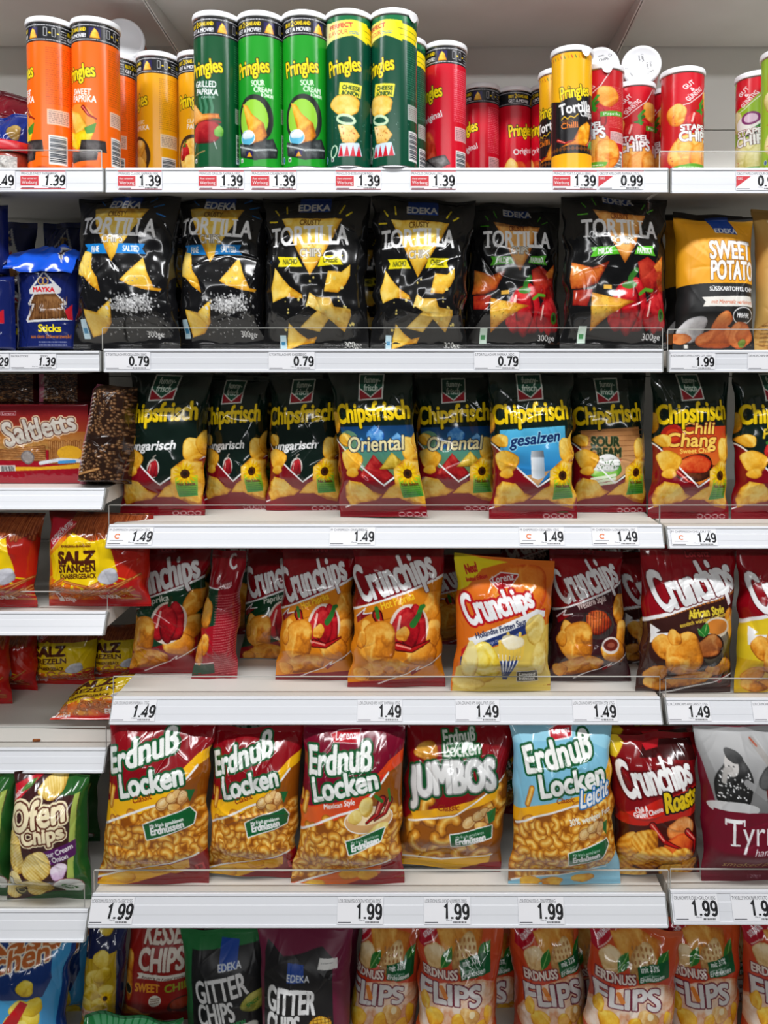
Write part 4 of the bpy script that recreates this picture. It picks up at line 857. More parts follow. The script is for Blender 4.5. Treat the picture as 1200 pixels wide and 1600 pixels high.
def art_mayka(kind):
    a = Art([(22, 420), (128, 418), (128, 545), (18, 545)], (20, 32, 92), (0, 300, .18717), 4.2)
    a.poly([(430, 672), (520, 760), (575, 815), (560, 850), (535, 856), (615, 920), (610, 940), (575, 950), (655, 1040), (650, 1062), (268, 1084), (252, 1064), (320, 945), (280, 948), (276, 930), (330, 858), (290, 856), (282, 828), (350, 760)], (206, 206, 206))
    a.poly([(430, 690), (505, 775), (340, 795)], (24, 34, 96)); a.chip(0, 0, 1, 1, seed=3, pal=((60, 34, 16), (104, 66, 34), (140, 98, 58)), pts=[(340, 862), (525, 852), (590, 925), (560, 938), (630, 1045), (275, 1066), (345, 938), (305, 935)])
    rg = random.Random(2)
    for k in range(40):
        x = 290 + k * 8.4; a.stroke([(x + rg.uniform(-4, 4), 870 + rg.uniform(0, 60)), (x + rg.uniform(-10, 10), 1055)], 3, (70, 40, 20) if k % 2 else (150, 106, 62))
    for x in (402, 440): a.stroke(ring(x, 755, 26, 26, 0, 20, 0, 342), 9, (190, 150, 80))
    a.text('MAYKA', 328, 840, 520, 36, (206, 24, 36), bold=5)
    a.poly([(600, 985), (655, 935), (655, 1060), (620, 1060)], (190, 30, 44))
    if kind == 'sticks': a.text('Sticks', 372, 1155, 566, 56, (236, 214, 30), bold=6); a.text('aus dem Schwarzwald', 300, 1206, 640, 28, (170, 96, 40), bold=2); a.fine(375, 1225, 610, 1275, 2, (170, 174, 196), 9)
    elif kind == 'brezel':
        a.text('Brezel', 300, 1155, 520, 56, (236, 214, 30), bold=6); a.stroke([(600, 1100), (610, 1060), (630, 1040)], 40, (206, 30, 40), (1.2, .3))
    return a
def art_saltletts():
    a = Art([(-60, 630), (138, 633), (135, 756), (-62, 758)], (160, 20, 36), Z28)
    a.grad([(-200, 180), (400, 180), (400, 330), (-200, 330)], (120, 12, 28), (160, 74, 34)); a.grad([(-200, 300), (400, 300), (400, 380), (-200, 380)], (164, 96, 40), (186, 140, 76))  # print colours darkened here to carry the shade the tray stands in
    a.rect(10, 206, 78, 224, (190, 150, 150)); a.rect(13, 209, 75, 221, (140, 14, 26)); a.text('Lorenz', 18, 220, 70, 10, W1)
    a.text('Saltletts', 36, 364, 354, 108, (206, 198, 186), rot=14, bold=8, tap=.72, out=((4, (90, 40, 30)), (4, (226, 196, 160))))
    for k in range(7): a.tube([(-150, 396 + k * 4), (200, 366 + k * 10)], 12, (90, 44, 16), (150, 92, 44), (200, 150, 96))
    for k in range(16): a.tube([(225 + k * 9, 340 + k % 3 * 4), (222 + k * 9, 440)], 10, (90, 44, 16), (160, 100, 46), (210, 160, 100))
    a.ell(124, 414, 30, 32, (120, 112, 110)); a.ell(124, 414, 24, 26, (160, 152, 148)); a.ell(310, 395, 54, 34, (226, 170, 40)); a.stroke([(180, 440), (270, 424), (360, 430)], 16, (220, 224, 228)); a.stroke([(264, 436), (330, 432)], 14, (70, 150, 210))
    a.stroke([(-200, 470), (180, 468), (360, 452)], 22, (226, 170, 40)); a.rect(0, 450, 68, 496, (220, 216, 212))
    for k in range(14): a.rect(6 + k * 4.2, 454, 8 + k * 4.2, 488, (30, 30, 30))
    a.poly([(-200, 490), (400, 460), (400, 540), (-200, 540)], (150, 18, 36))
    return a
def art_sticks_end():
    """pretzel stick ends seen through clear film on a pink tray"""
    a = Art([(150, 600), (216, 606), (200, 758), (124, 758)], (44, 26, 18), Z28)
    rg = random.Random(5)
    for k in range(700):
        x, y = rg.uniform(345, 640), rg.uniform(85, 545); b = rg.randrange(86, 132)
        a.ell(x, y, 9, 8, (44, 26, 16)); a.ell(x - 1, y - 1, 6.5, 5.5, (b, int(b * .68), int(b * .42))); a.ell(x - 2, y - 2, 2.2, 1.8, (176, 146, 112))  # last offset pale spot is a highlight painted on each stick end
    a.poly([(395, 305), (560, 325), (560, 355), (385, 345)], (36, 20, 14)); a.tube([(375, 490), (490, 460)], 12, (110, 64, 30), (176, 122, 68), (214, 170, 116))
    a.poly([(380, 80), (456, 84), (428, 300), (378, 545), (300, 545)], (170, 92, 112))
    for k in range(9): a.stroke([(432 - k * 2, 140 + k * 17), (470 - k * 2, 132 + k * 17)], 5, (196, 180, 170)); a.stroke([(395 - k * 2, 350 + k * 16), (430 - k * 2, 344 + k * 16)], 5, (196, 180, 170))
    return a
def art_plain(c, quad, streak=None):
    a = Art(quad, c)
    (x0, y0), (x1, _), (_, y1), _ = quad
    if streak:
        for k in range(12):
            t = k / 12; a.poly([(x0 + (x1 - x0) * t, y0), (x0 + (x1 - x0) * (t + .06), y0), (x0 + (x1 - x0) * (1 - t), y1)], streak, .25)
    return a
# -- can sheets: x in mm round the tube (0 = front), y in mm down from the lid
def can_sheet(bg): return Art([(-60, 0), (60, 0), (60, 250), (-60, 250)], bg, S=2.6, mx=.5)
def can_movie(a):
    a.rect(-120, -2, 120, 32, (20, 21, 26))
    for k in range(96):
        for y in (4.5, 28.5): a.rect(-120 + k * 2.5, y - .9, -118.4 + k * 2.5, y + .9, (232, 232, 236))
    for o in (0, 118):
        a.text('BUY', -36 + o, 15.5, -24 + o, 6.5, (240, 206, 24), bold=.5); a.text('2', -23 + o, 16, -18 + o, 9, (240, 206, 24), bold=.7); a.text('CANS AND', -17 + o, 14.5, 10 + o, 6, (240, 206, 24), bold=.5)
        a.text('GET A MOVIE!', -36 + o, 25, 10 + o, 6.5, (236, 236, 240), bold=.5)
        a.rect(15 + o, 8, 34 + o, 26, (36, 30, 84)); a.chip(0, 0, 1, 1, seed=2, pal=((150, 80, 10), (232, 160, 30), (250, 214, 90)), pts=[(16 + o, 26), (20 + o, 15), (24 + o, 9), (29 + o, 14), (33 + o, 26)])
        a.rect(44 + o, 9, 48 + o, 22, (20, 21, 26), out=(.7, W1)); a.text('+', 51 + o, 19, 55 + o, 5, (240, 206, 24), bold=.4); a.rect(57 + o, 9, 61 + o, 22, (20, 21, 26), out=(.7, W1)); a.text('=', 64 + o, 18, 68 + o, 3, (240, 206, 24), bold=.4); a.fine(70 + o, 8, 80 + o, 26, 4, W1, 1.6)
def can_name(a, y=107):
    a.text('Pringles', -34, y, 26, 26, (248, 218, 24), rot=9, shear=.05, bold=1.4, tap=.88, out=((1.2, (24, 26, 22)),))
def can_back(a, c):
    a.fine(46, 40, 84, 138, 26, c, 1.6, 4, .55); a.fine(86, 40, 112, 240, 50, c, 1.6, 5, .5); a.rect(48, 146, 84, 172, (232, 222, 220), .75); a.fine(50, 148, 82, 170, 7, (110, 90, 90), 1.2, 6)
    a.rect(50, 190, 80, 240, (236, 236, 236))
    for k in range(16): a.rect(52, 193 + k * 2.8, 78, 193 + k * 2.8 + (1.9 if k % 3 else 1), (40, 50, 60))
    a.ell(-44, 236, 4, 6, (200, 220, 240)); a.ell(-44, 236, 3, 5, (60, 110, 170)); a.rect(-30, 234, -24, 241, W1); a.rect(-28.5, 236, -25.5, 240, (60, 60, 60))
CH = ((190, 120, 20), (246, 190, 70), (253, 226, 140))
def art_can(kind):
    if kind in ('sweet', 'classic', 'grilled', 'sour', 'cheese', 'original'):
        bg = {'sweet': (246, 104, 16), 'classic': (234, 166, 20), 'grilled': (8, 78, 42), 'sour': (24, 150, 34), 'cheese': (6, 72, 50), 'original': (206, 14, 40)}[kind]
        a = can_sheet(bg)
        can_back(a, {'sweet': (150, 60, 10), 'classic': (150, 96, 20), 'grilled': (90, 150, 110), 'sour': (120, 210, 120), 'cheese': (90, 150, 120), 'original': (246, 160, 170)}[kind])
        if kind == 'cheese':
            a.rect(-120, -2, 120, 10, (16, 110, 64)); a.grad([(-60, 2), (-30, 10), (10, 8), (38, 10), (38, 44), (10, 34), (-60, 46)], (240, 240, 210), (250, 226, 20), 0); a.poly([(26, 12), (120, 24), (120, 50), (36, 40)], (248, 224, 16)); a.stroke([(30, 22), (120, 34)], .8, (60, 90, 20)); a.stroke([(34, 32), (120, 43)], .8, (60, 90, 20))
            a.text('PERFECT', -32, 22, 10, 7, (206, 60, 60), rot=3, bold=.4); a.text('FLAVOUR', -36, 33, 2, 7, (206, 60, 60), rot=3, bold=.3); a.fine(4, 26, 22, 32, 2, (60, 120, 190), 1.4)
            for x0 in (-120,): a.rect(-120, 12, -62, 44, (248, 224, 16))
        else: can_movie(a)
        a.z = (0, -7, 1); can_name(a)
        if kind == 'sweet':
            a.text('SWEET', -16, 128, 18, 10, W1, rot=-3, bold=.9); a.text('PAPRIKA', -18, 140, 26, 11, W1, rot=-3, bold=.9)
            a.ell(-10, 178, 34, 34, (250, 150, 50), .8); a.chip(0, 0, 1, 1, seed=1, pal=CH, pts=[(-36, 140), (-26, 152), (-2, 160), (12, 182), (8, 196), (-12, 198), (-22, 180), (-30, 160)]); a.chip(0, 0, 1, 1, seed=2, pal=((206, 150, 10), (248, 206, 20), (253, 236, 110)), pts=[(-36, 184), (-14, 194), (10, 188), (22, 190), (14, 214), (-10, 222), (-32, 210)])
            a.poly([(6, 186), (26, 176), (22, 194), (10, 196)], (70, 140, 40)); chili(a, [(4, 150), (14, 164), (26, 170)], 6)
            a.chip(0, 0, 1, 1, seed=3, pal=((30, 26, 26), (60, 54, 54), (110, 104, 104)), pts=[(-36, 205), (-26, 222), (-4, 226), (0, 206), (40, 206), (42, 226), (28, 226), (26, 240), (-20, 244), (-38, 232)])
        elif kind == 'classic':
            a.text('CLASSIC', -14, 134, 18, 7, (244, 226, 190), bold=.5); a.text('PAPRIKA', -14, 146, 28, 9, (250, 240, 226), bold=.8)
            a.ell(-4, 196, 34, 40, (60, 46, 34)); a.ell(-6, 198, 28, 34, (206, 150, 60)); a.rect(-36, 236, 34, 250, (60, 46, 34)); a.chip(-8, 190, 22, 30, 30, 2, CH); pepper(a, -20, 190, 22, 32); a.chip(0, 214, 20, 22, 0, 5, CH)
        elif kind == 'grilled':
            a.text('GRILLED', -26, 122, 14, 10, W1, rot=-4, bold=.8); a.text('PAPRIKA', -24, 135, 17, 10, W1, rot=-4, bold=.8); a.text('FLAVOUR', -12, 142, 12, 4.5, W1, rot=-4, bold=.3)
            for x in (-14, -4, 6): a.stroke([(x, 172), (x + 2, 158), (x - 2, 142)], 5, (120, 170, 140), a=.5)
            a.chip(-6, 198, 30, 20, 0, 4, ((90, 6, 12), (150, 14, 26), (190, 50, 50))); a.stroke([(-30, 182), (-4, 178), (20, 182)], 4, (120, 40, 30)); a.chip(0, 0, 1, 1, seed=1, pal=((180, 90, 20), (236, 160, 70), (250, 206, 130)), pts=[(-40, 146), (-28, 150), (-10, 168), (18, 168), (20, 176), (-4, 178), (-30, 184), (-40, 176)])
            a.chip(18, 198, 8, 9, 0, 4, ((40, 90, 20), (90, 160, 50), (150, 200, 90))); a.stroke([(-28, 214), (-32, 228)], 1.4, (190, 190, 190)); a.stroke([(10, 214), (14, 226)], 1.4, (190, 190, 190)); a.stroke([(-34, 236), (-6, 230)], 2, (160, 130, 80))
        elif kind == 'sour':
            a.text('SOUR', -6, 122, 16, 9, (226, 240, 220), rot=3, bold=.8); a.text('CREAM', -2, 132, 28, 9, (226, 240, 220), rot=-3, bold=.8); a.text('& ONION', 10, 140, 30, 6, (226, 240, 220), rot=-3, bold=.5)
            a.ell(-2, 178, 33, 42, (34, 40, 36)); a.ell(-4, 178, 26, 34, (150, 208, 60)); a.chip(0, 0, 1, 1, seed=1, pal=((170, 90, 10), (238, 160, 26), (252, 208, 96)), pts=[(-24, 150), (-14, 154), (-4, 170), (14, 184), (20, 204), (8, 218), (-10, 218), (-12, 196), (-18, 172)])
            a.ell(-14, 208, 13, 12, (90, 180, 214), out=(1, W1)); a.chip(-13, 203, 12, 7, 0, 4, ((170, 200, 210), (226, 236, 240), (250, 250, 250)))
            a.chip(0, 0, 1, 1, seed=3, pal=((24, 26, 28), (50, 54, 56), (110, 116, 116)), pts=[(-34, 214), (-10, 220), (30, 208), (40, 226), (38, 240), (0, 246), (-32, 238)]); a.stroke([(-34, 220), (0, 230), (36, 226)], 2.5, (190, 196, 196)); a.rect(-16, 230, -4, 240, (36, 30, 84)); a.poly([(-15, 240), (-10, 231), (-5, 240)], (232, 160, 30))
        elif kind == 'cheese':
            a.poly([(-12, 118), (26, 122), (23, 144), (-14, 138)], (244, 224, 60)); a.text('CHEESE', -8, 130, 22, 7, (30, 70, 30), rot=-5, bold=.6); a.text('&ONION', -9, 139, 20, 7, (30, 70, 30), rot=-5, bold=.6)
            a.chip(-4, 156, 28, 17, 12, 2, CH); a.stroke(ring(-2, 180, 15, 7, 12), 4.5, (206, 230, 190)); a.chip(0, 0, 1, 1, seed=3, pal=((200, 140, 40), (244, 206, 120), (252, 232, 180)), pts=[(-16, 188), (10, 190), (22, 206), (10, 222), (-8, 218)]); a.speck(-12, 192, 14, 214, 12, (190, 90, 30), .8, 1.8, 3)
            a.poly([(-12, 220), (20, 218), (26, 240), (-16, 242)], (206, 226, 240))
            for k in range(4): a.poly([(-15 + k * 10, 241), (-10 + k * 10, 222), (-6 + k * 10, 241)], (206, 24, 44))
            a.stroke(ring(-24, 232, 6, 10, 20), 2.4, (200, 230, 200)); a.speck(-50, 170, 60, 246, 30, (200, 220, 210), .4, .8, 9)
        else:
            a.text('Original', -24, 146, 26, 12, W1, rot=12, bold=.6); a.chip(-20, 200, 34, 40, 0, 3, ((150, 30, 10), (206, 50, 30), (230, 110, 50))); a.chip(-30, 190, 16, 40, 0, 1, CH)
            a.chip(0, 0, 1, 1, seed=3, pal=((40, 30, 30), (110, 106, 106), (206, 206, 206)), pts=[(-44, 214), (30, 206), (40, 222), (10, 236), (-40, 240)]); a.rect(-44, 238, 40, 250, (40, 20, 22)); a.stroke([(-10, 212), (14, 230)], 3, (30, 30, 30))
        return a
    if kind == 'tortilla':
        a = can_sheet((240, 176, 22)); can_back(a, (120, 70, 20))
        a.poly([(-120, 96), (-64, 96), (-34, 104), (-10, 92), (46, 86), (120, 90), (120, 236), (-120, 236)], (26, 24, 26)); can_name(a, 100)
        for k in range(34): a.stroke([(-118 + k * 7, 8), (-116 + k * 7, 14)], 1.8, ((190, 60, 40), (60, 120, 60), (206, 130, 30))[k % 3])
        a.text('Tortilla', -36, 132, 32, 22, W1, rot=7, bold=1.5); a.text('Chips', 4, 136, 36, 13, W1, rot=2, bold=1); a.stroke([(-32, 142), (-26, 136), (-20, 142), (-14, 136), (-8, 140), (0, 132)], 1.8, (240, 190, 30))
        a.text('SPICY', -30, 150, -8, 5.5, (180, 100, 40), rot=3); a.text('Chilli', -32, 162, 0, 12, (226, 120, 30), rot=4, bold=.8)
        a.chip(0, 0, 1, 1, seed=2, pal=((180, 90, 10), (242, 160, 30), (253, 210, 100)), pts=[(-34, 200), (-10, 188), (4, 158), (20, 146), (30, 152), (26, 180), (20, 198), (-10, 196)]); chili(a, [(-40, 184), (-24, 192), (-6, 186)], 7); chili(a, [(20, 196), (32, 182), (34, 168)], 6); a.chip(32, 196, 9, 12, 0, 3, ((10, 60, 20), (30, 120, 50), (110, 190, 110)))
        for k in range(30): a.poly([(-118 + k * 8, 204), (-114 + k * 8, 198), (-110 + k * 8, 204), (-114 + k * 8, 209)], (110, 60, 20))
        a.rect(-120, 214, 120, 252, (242, 170, 24)); return a
    g = kind == 'stapel_sour'
    a = can_sheet((150, 190, 50) if g else (190, 28, 34)); can_back(a, (90, 110, 40) if g else (230, 150, 140))
    P = ((170, 160, 70), (214, 206, 130), (240, 234, 180)) if g else ((190, 90, 20), (236, 150, 50), (250, 200, 110))
    a.poly([(-28, -5), (48, -5), (40, 20), (0, 64), (-20, 70), (-40, 76), (-40, 40)], (206, 24, 40)); a.stroke([(48, 6), (30, 40), (-6, 74), (-40, 86)], 1.6, W1)
    a.text('GUT', -14, 42, 10, 10, W1, rot=42, bold=.9); a.text('&', -2, 46, 6, 8, W1, rot=42, bold=.8); a.text('GÜNSTIG', -8, 70, 34, 10, W1, rot=46, bold=.9)
    a.chip(-30, 100, 18, 28, 10, 1, P); a.chip(44, 64, 20, 26, 0, 6, P); a.chip(-10, 190, 34, 44, 0, 3, P); a.chip(24, 196, 30, 40, 10, 4, P); a.chip(44, 200, 24, 38, 10, 5, P); a.speck(-40, 90, -16, 230, 20, (190, 50, 30), .8, 2)
    if g: a.ell(0, 110, 26, 20, (240, 240, 236)); a.ell(6, 98, 18, 16, (130, 50, 110)); a.ell(6, 98, 13, 11, (226, 196, 220)); leaf(a, 10, 124, 50, 110, 6); a.rect(-4, 128, 50, 142, (20, 50, 36)); a.text('Sour Cream & Onion', 0, 138, 48, 6, W1, bold=.3)
    else: pepper(a, 16, 112, 54, 52); a.stroke([(20, 96), (16, 76), (26, 62)], 6, (60, 150, 40)); a.poly([(30, 100), (78, 96), (78, 108), (30, 112)], (80, 160, 40)); a.text('Paprika', 36, 109, 72, 7, W1, rot=4, bold=.3)
    a.text('STAPEL', -22, 138, 36, 13, W1, bold=1.2, rot=2, out=((.8, (110, 20, 20)),)); a.text('CHIPS', -24, 164, 40, 23, W1, bold=2, rot=3, out=((.8, (60, 20, 20)),))
    a.poly([(-34, 222), (0, 216), (44, 218), (40, 228), (-30, 236)], (90, 160, 40)); a.fine(-26, 222, 36, 228, 1, W1, 2)
    return a

# ------------------------------------------------------------------ shelf things
SH = {}
def shelf(key, label, px0, px1, py, yf, rail_px, tilt, guard=None, x0w=None, x1w=None, yb=YB - .004, caps=True):
    """key -> dict with the board top; rail top edge at photo row py, front at y=yf"""
    zt = at(600, py, yf).z
    x0 = at(px0, py, yf).x if x0w is None else x0w
    x1 = at(px1, py, yf).x if x1w is None else x1w
    root = empty('shelf', label, 'shelf', 'metal shelves of the three bays', ((x0 + x1) / 2, yf + .02, zt - .028))
    ox, oy, oz = root.location
    b = MB(); bx0, bx1, y0, y1, z0, z1 = x0 - ox + .001, x1 - ox - .001, .006 + yf - oy, yb - oy, zt - .028 - oz, zt - .002 - oz
    b.prism_x([(y0, z0), (y1, z0), (y1, z0 + .003), (y0 + .02, z0 + .003), (y0 + .02, z1 - .002), (y1, z1 - .002), (y1, z1), (y0, z1)], bx0, bx1)
    for s in (bx0 - .0008, bx1): b.box(s, s + .0008, y0 + .001, y1, z0 + .0003, z1 - .0003)
    b.build('shelf_board', [M['steel']], root)
    for sx in (bx0 + .0005, bx1 - .0035):                         # cantilever bracket under each end
        k = MB(); pr = [(y0 + .22, z0), (y1, z0), (y1, z0 - .030), (y1 - .03, z0 - .030)]
        k.prism_x(pr, sx, sx + .003); k.build('bracket', [M['steel']], root)
    h = rail_px * (D0 + yf) / F / math.cos(tilt); r = MB()
    def pr(d, w):                                                   # d = down the rail, w = out of the rail
        return (yf - oy - d * math.sin(tilt) - w * math.cos(tilt), zt - oz - d * math.cos(tilt) + w * math.sin(tilt))
    prof = [pr(0, -.005), pr(0, .0), pr(.0012, .0015), pr(.004, .0015), pr(.005, -.0001), pr(h * .34, -.0001), pr(h * .36, .0001), pr(h * .62, .0001), pr(h * .64, -.0001), pr(h - .005, -.0001), pr(h - .004, .0015), pr(h - .001, .0015), pr(h, 0), pr(h, -.003), pr(h * .6, -.0035), pr(.01, -.005)]
    r.prism_x(prof, x0 - ox, x1 - ox, 0); r.build('price_rail', [M['rail']], root)
    if caps:
        for sx in (x0 - ox - .0022, x1 - ox + .0004):
            c = MB(); c.prism_x([pr(.001, -.012), pr(.001, -.0005), pr(h - .001, -.0005), pr(h - .001, -.006)], sx, sx + .0018); c.build('rail_end_cap', [M['rail_end']], root)
    if guard:
        gpx0, gpx1, gpy = guard; yg = yf + .005
        gz = at(600, gpy, yg).z; gx0 = at(gpx0, gpy, yg).x; gx1 = at(gpx1, gpy, yg).x
        g = MB(); g.box(gx0 - ox, gx1 - ox, yg - oy, yg - oy + .002, zt - .002 - oz, gz - oz)
        go = g.build('clear_guard', [M['acrylic']], root)
        e = MB(); e.box(gx0 - ox, gx1 - ox, yg - oy - .0001, yg - oy + .0021, gz - oz, gz - oz + .0012); e.box(gx0 - ox - .0008, gx0 - ox, yg - oy, yg - oy + .002, zt - .002 - oz, gz - oz); e.box(gx1 - ox, gx1 - ox + .0008, yg - oy, yg - oy + .002, zt - .002 - oz, gz - oz)
        e.build('guard_edge', [M['acrylic_edge']], go)
    SH[key] = dict(z=zt - .002, zt=zt, yf=yf, tilt=tilt, h=h, py=py)
    return root

DIG = {}
def _arc(cx, cy, rx, ry, a0, a1, n=14): return [(cx + rx * math.cos(math.radians(a0 + (a1 - a0) * k / n)), cy + ry * math.sin(math.radians(a0 + (a1 - a0) * k / n))) for k in range(n + 1)]
DIG['0'] = [_arc(.28, .5, .2, .42, 0, 360, 26)]; DIG['1'] = [[(.12, .74), (.3, .92), (.3, 0)]]
DIG['3'] = [_arc(.26, .71, .19, .21, 150, -80) + _arc(.26, .27, .22, .25, 80, -150)]
DIG['4'] = [[(.4, 0), (.4, .92), (.05, .26), (.54, .26)]]; DIG['7'] = [[(.06, .9), (.5, .9), (.22, 0)]]
DIG['9'] = [_arc(.28, .64, .2, .28, 0, 360, 20), [(.48, .62)] + _arc(.28, .3, .2, .27, 0, -140)]
DIG['2'] = [_arc(.27, .66, .2, .26, 160, -30) + [(.07, .04), (.5, .04)]]; DIG['.'] = [[(.1, .0), (.1, .12)]]
def ribbon(mb, pts, w, place, mi):
    p = [Vector(q) for q in pts]; n = len(p); L = []; R = []
    closed = (p[0] - p[-1]).length < 1e-6
    for i in range(n):
        a = p[(i - 1) if i else (n - 2 if closed else 0)]; b = p[i + 1 if i < n - 1 else (1 if closed else n - 1)]
        d0 = (p[i] - a).normalized() if (p[i] - a).length else (b - p[i]).normalized(); d1 = (b - p[i]).normalized() if (b - p[i]).length else d0
        d = (d0 + d1).normalized(); m = Vector((-d.y, d.x)) * (w / 2 / max(.5, d.dot(d1))); L.append(p[i] + m); R.append(p[i] - m)
    vs = [place(q) for q in L + R]; mb.add(vs, [(i, n + i, n + i + 1, i + 1) for i in range(n - 1)], mi)
def mesh_text(mb, t, x0, z0, x1, cap, y, mi, shear=0.):
    v, e0, e1, tw, fc = glyphs(t); k = (x1 - x0) / tw
    mb.add([(x0 + p[0] * k + shear * p[1] / CAP * cap, y, z0 + p[1] / CAP * cap) for p in v], fc, mi)
def price_tag(key, px0, px1, price, line, label, style='plain', line2='', ital=False):
    s = SH[key]; yf, tilt, h = s['yf'], s['tilt'], s['h']
    w = (px1 - px0) * (D0 + yf) / F; xc = at((px0 + px1) / 2, s['py'] + 20, yf).x
    d = .0052; loc = (xc, yf - d * math.sin(tilt) - .0008 * math.cos(tilt), s['zt'] - d * math.cos(tilt) + .0008 * math.sin(tilt))
    H = h - .0105; b = MB(); b.box(-w / 2, w / 2, -.0007, 0, -H, 0, 0); y = -.00085
    X = lambda f: -w / 2 + f * w
    Z = lambda f: -H * f
    rd = style == 'promo'
    mesh_text(b, line, X(.02), Z(.215), X(.02) + min(w * .93, len(line) * w * .031), H * .13, y, 2)
    if line2: mesh_text(b, line2, X(.66), Z(.215), X(.82), H * .13, y, 2)
    if rd:
        b.poly_xz([(X(.0), Z(.0)), (X(1), Z(.0)), (X(1), Z(.045)), (X(0), Z(.045))][::-1], y, 3)
        b.poly_xz([(X(.0), Z(.96)), (X(1), Z(.96)), (X(1), Z(1)), (X(0), Z(1))][::-1], y, 3)
        b.poly_xz([(X(.0), Z(.28)), (X(.4), Z(.28)), (X(.4), Z(.82)), (X(0), Z(.82))][::-1], y, 3)
        mesh_text(b, 'Aus unserer', X(.03), Z(.46), X(.36), H * .1, y - .0002, 4); mesh_text(b, 'Werbung', X(.03), Z(.72), X(.37), H * .17, y - .0002, 4)
    elif style == 'corner':
        b.poly_xz([(X(0), Z(.28)), (X(.33), Z(.28)), (X(0), Z(.85))][::-1], y, 3); b.poly_xz([(X(.0), Z(.0)), (X(1), Z(.0)), (X(1), Z(.03)), (X(0), Z(.03))][::-1], y, 3)
        mesh_text(b, 'G&G', X(.03), Z(.46), X(.14), H * .12, y - .0002, 4)
    elif style == 'swirl':
        ribbon(b, [(X(.22) + H * .14 * math.cos(t), Z(.52) + H * .12 * math.sin(t)) for t in np.linspace(.6, 5.4, 12)], H * .06, lambda q: (q.x, y, q.y), 5)
        b.poly_xz([(X(.06), Z(.76)), (X(.36), Z(.76)), (X(.36), Z(.74)), (X(.06), Z(.74))], y, 2)
    ph = H * .56; cw = ph * .62; tot = sum(cw * (.42 if c == '.' else 1) for c in price); x = X(.99) - tot; zb = Z(.80)
    for c in price:
        for pl in DIG[c]: ribbon(b, [(q[0] * ph, q[1] * ph) for q in pl], ph * .19, lambda q, x=x: (x + q.x + (q.y * .14 if ital else 0), y, zb + q.y), 1)
        x += cw * (.42 if c == '.' else 1)
    mesh_text(b, 'Mw-st', X(.48), Z(.88), X(.6), H * .06, y, 2)
    b.poly_xz([(X(.02), Z(.95)), (X(.3), Z(.95)), (X(.3), Z(.915)), (X(.02), Z(.915))], y, 2)
    rg = random.Random(len(line) * 7 + int(px0))
    q = .62
    while q < .9:
        k = rg.uniform(.008, .02); b.poly_xz([(X(q), Z(.96)), (X(q + k), Z(.96)), (X(q + k), Z(.89)), (X(q), Z(.89))], y, 1); q += k + .01
    o = b.build('price_tag', [M['paper'], M['ink'], M['grey_ink'], M['red_ink'], M['white_ink'], M['orange_ink']], None, loc)
    o.rotation_euler = (-tilt, 0, 0)
    return tag_(o, label, 'price tag', 'price tags in the shelf rails')

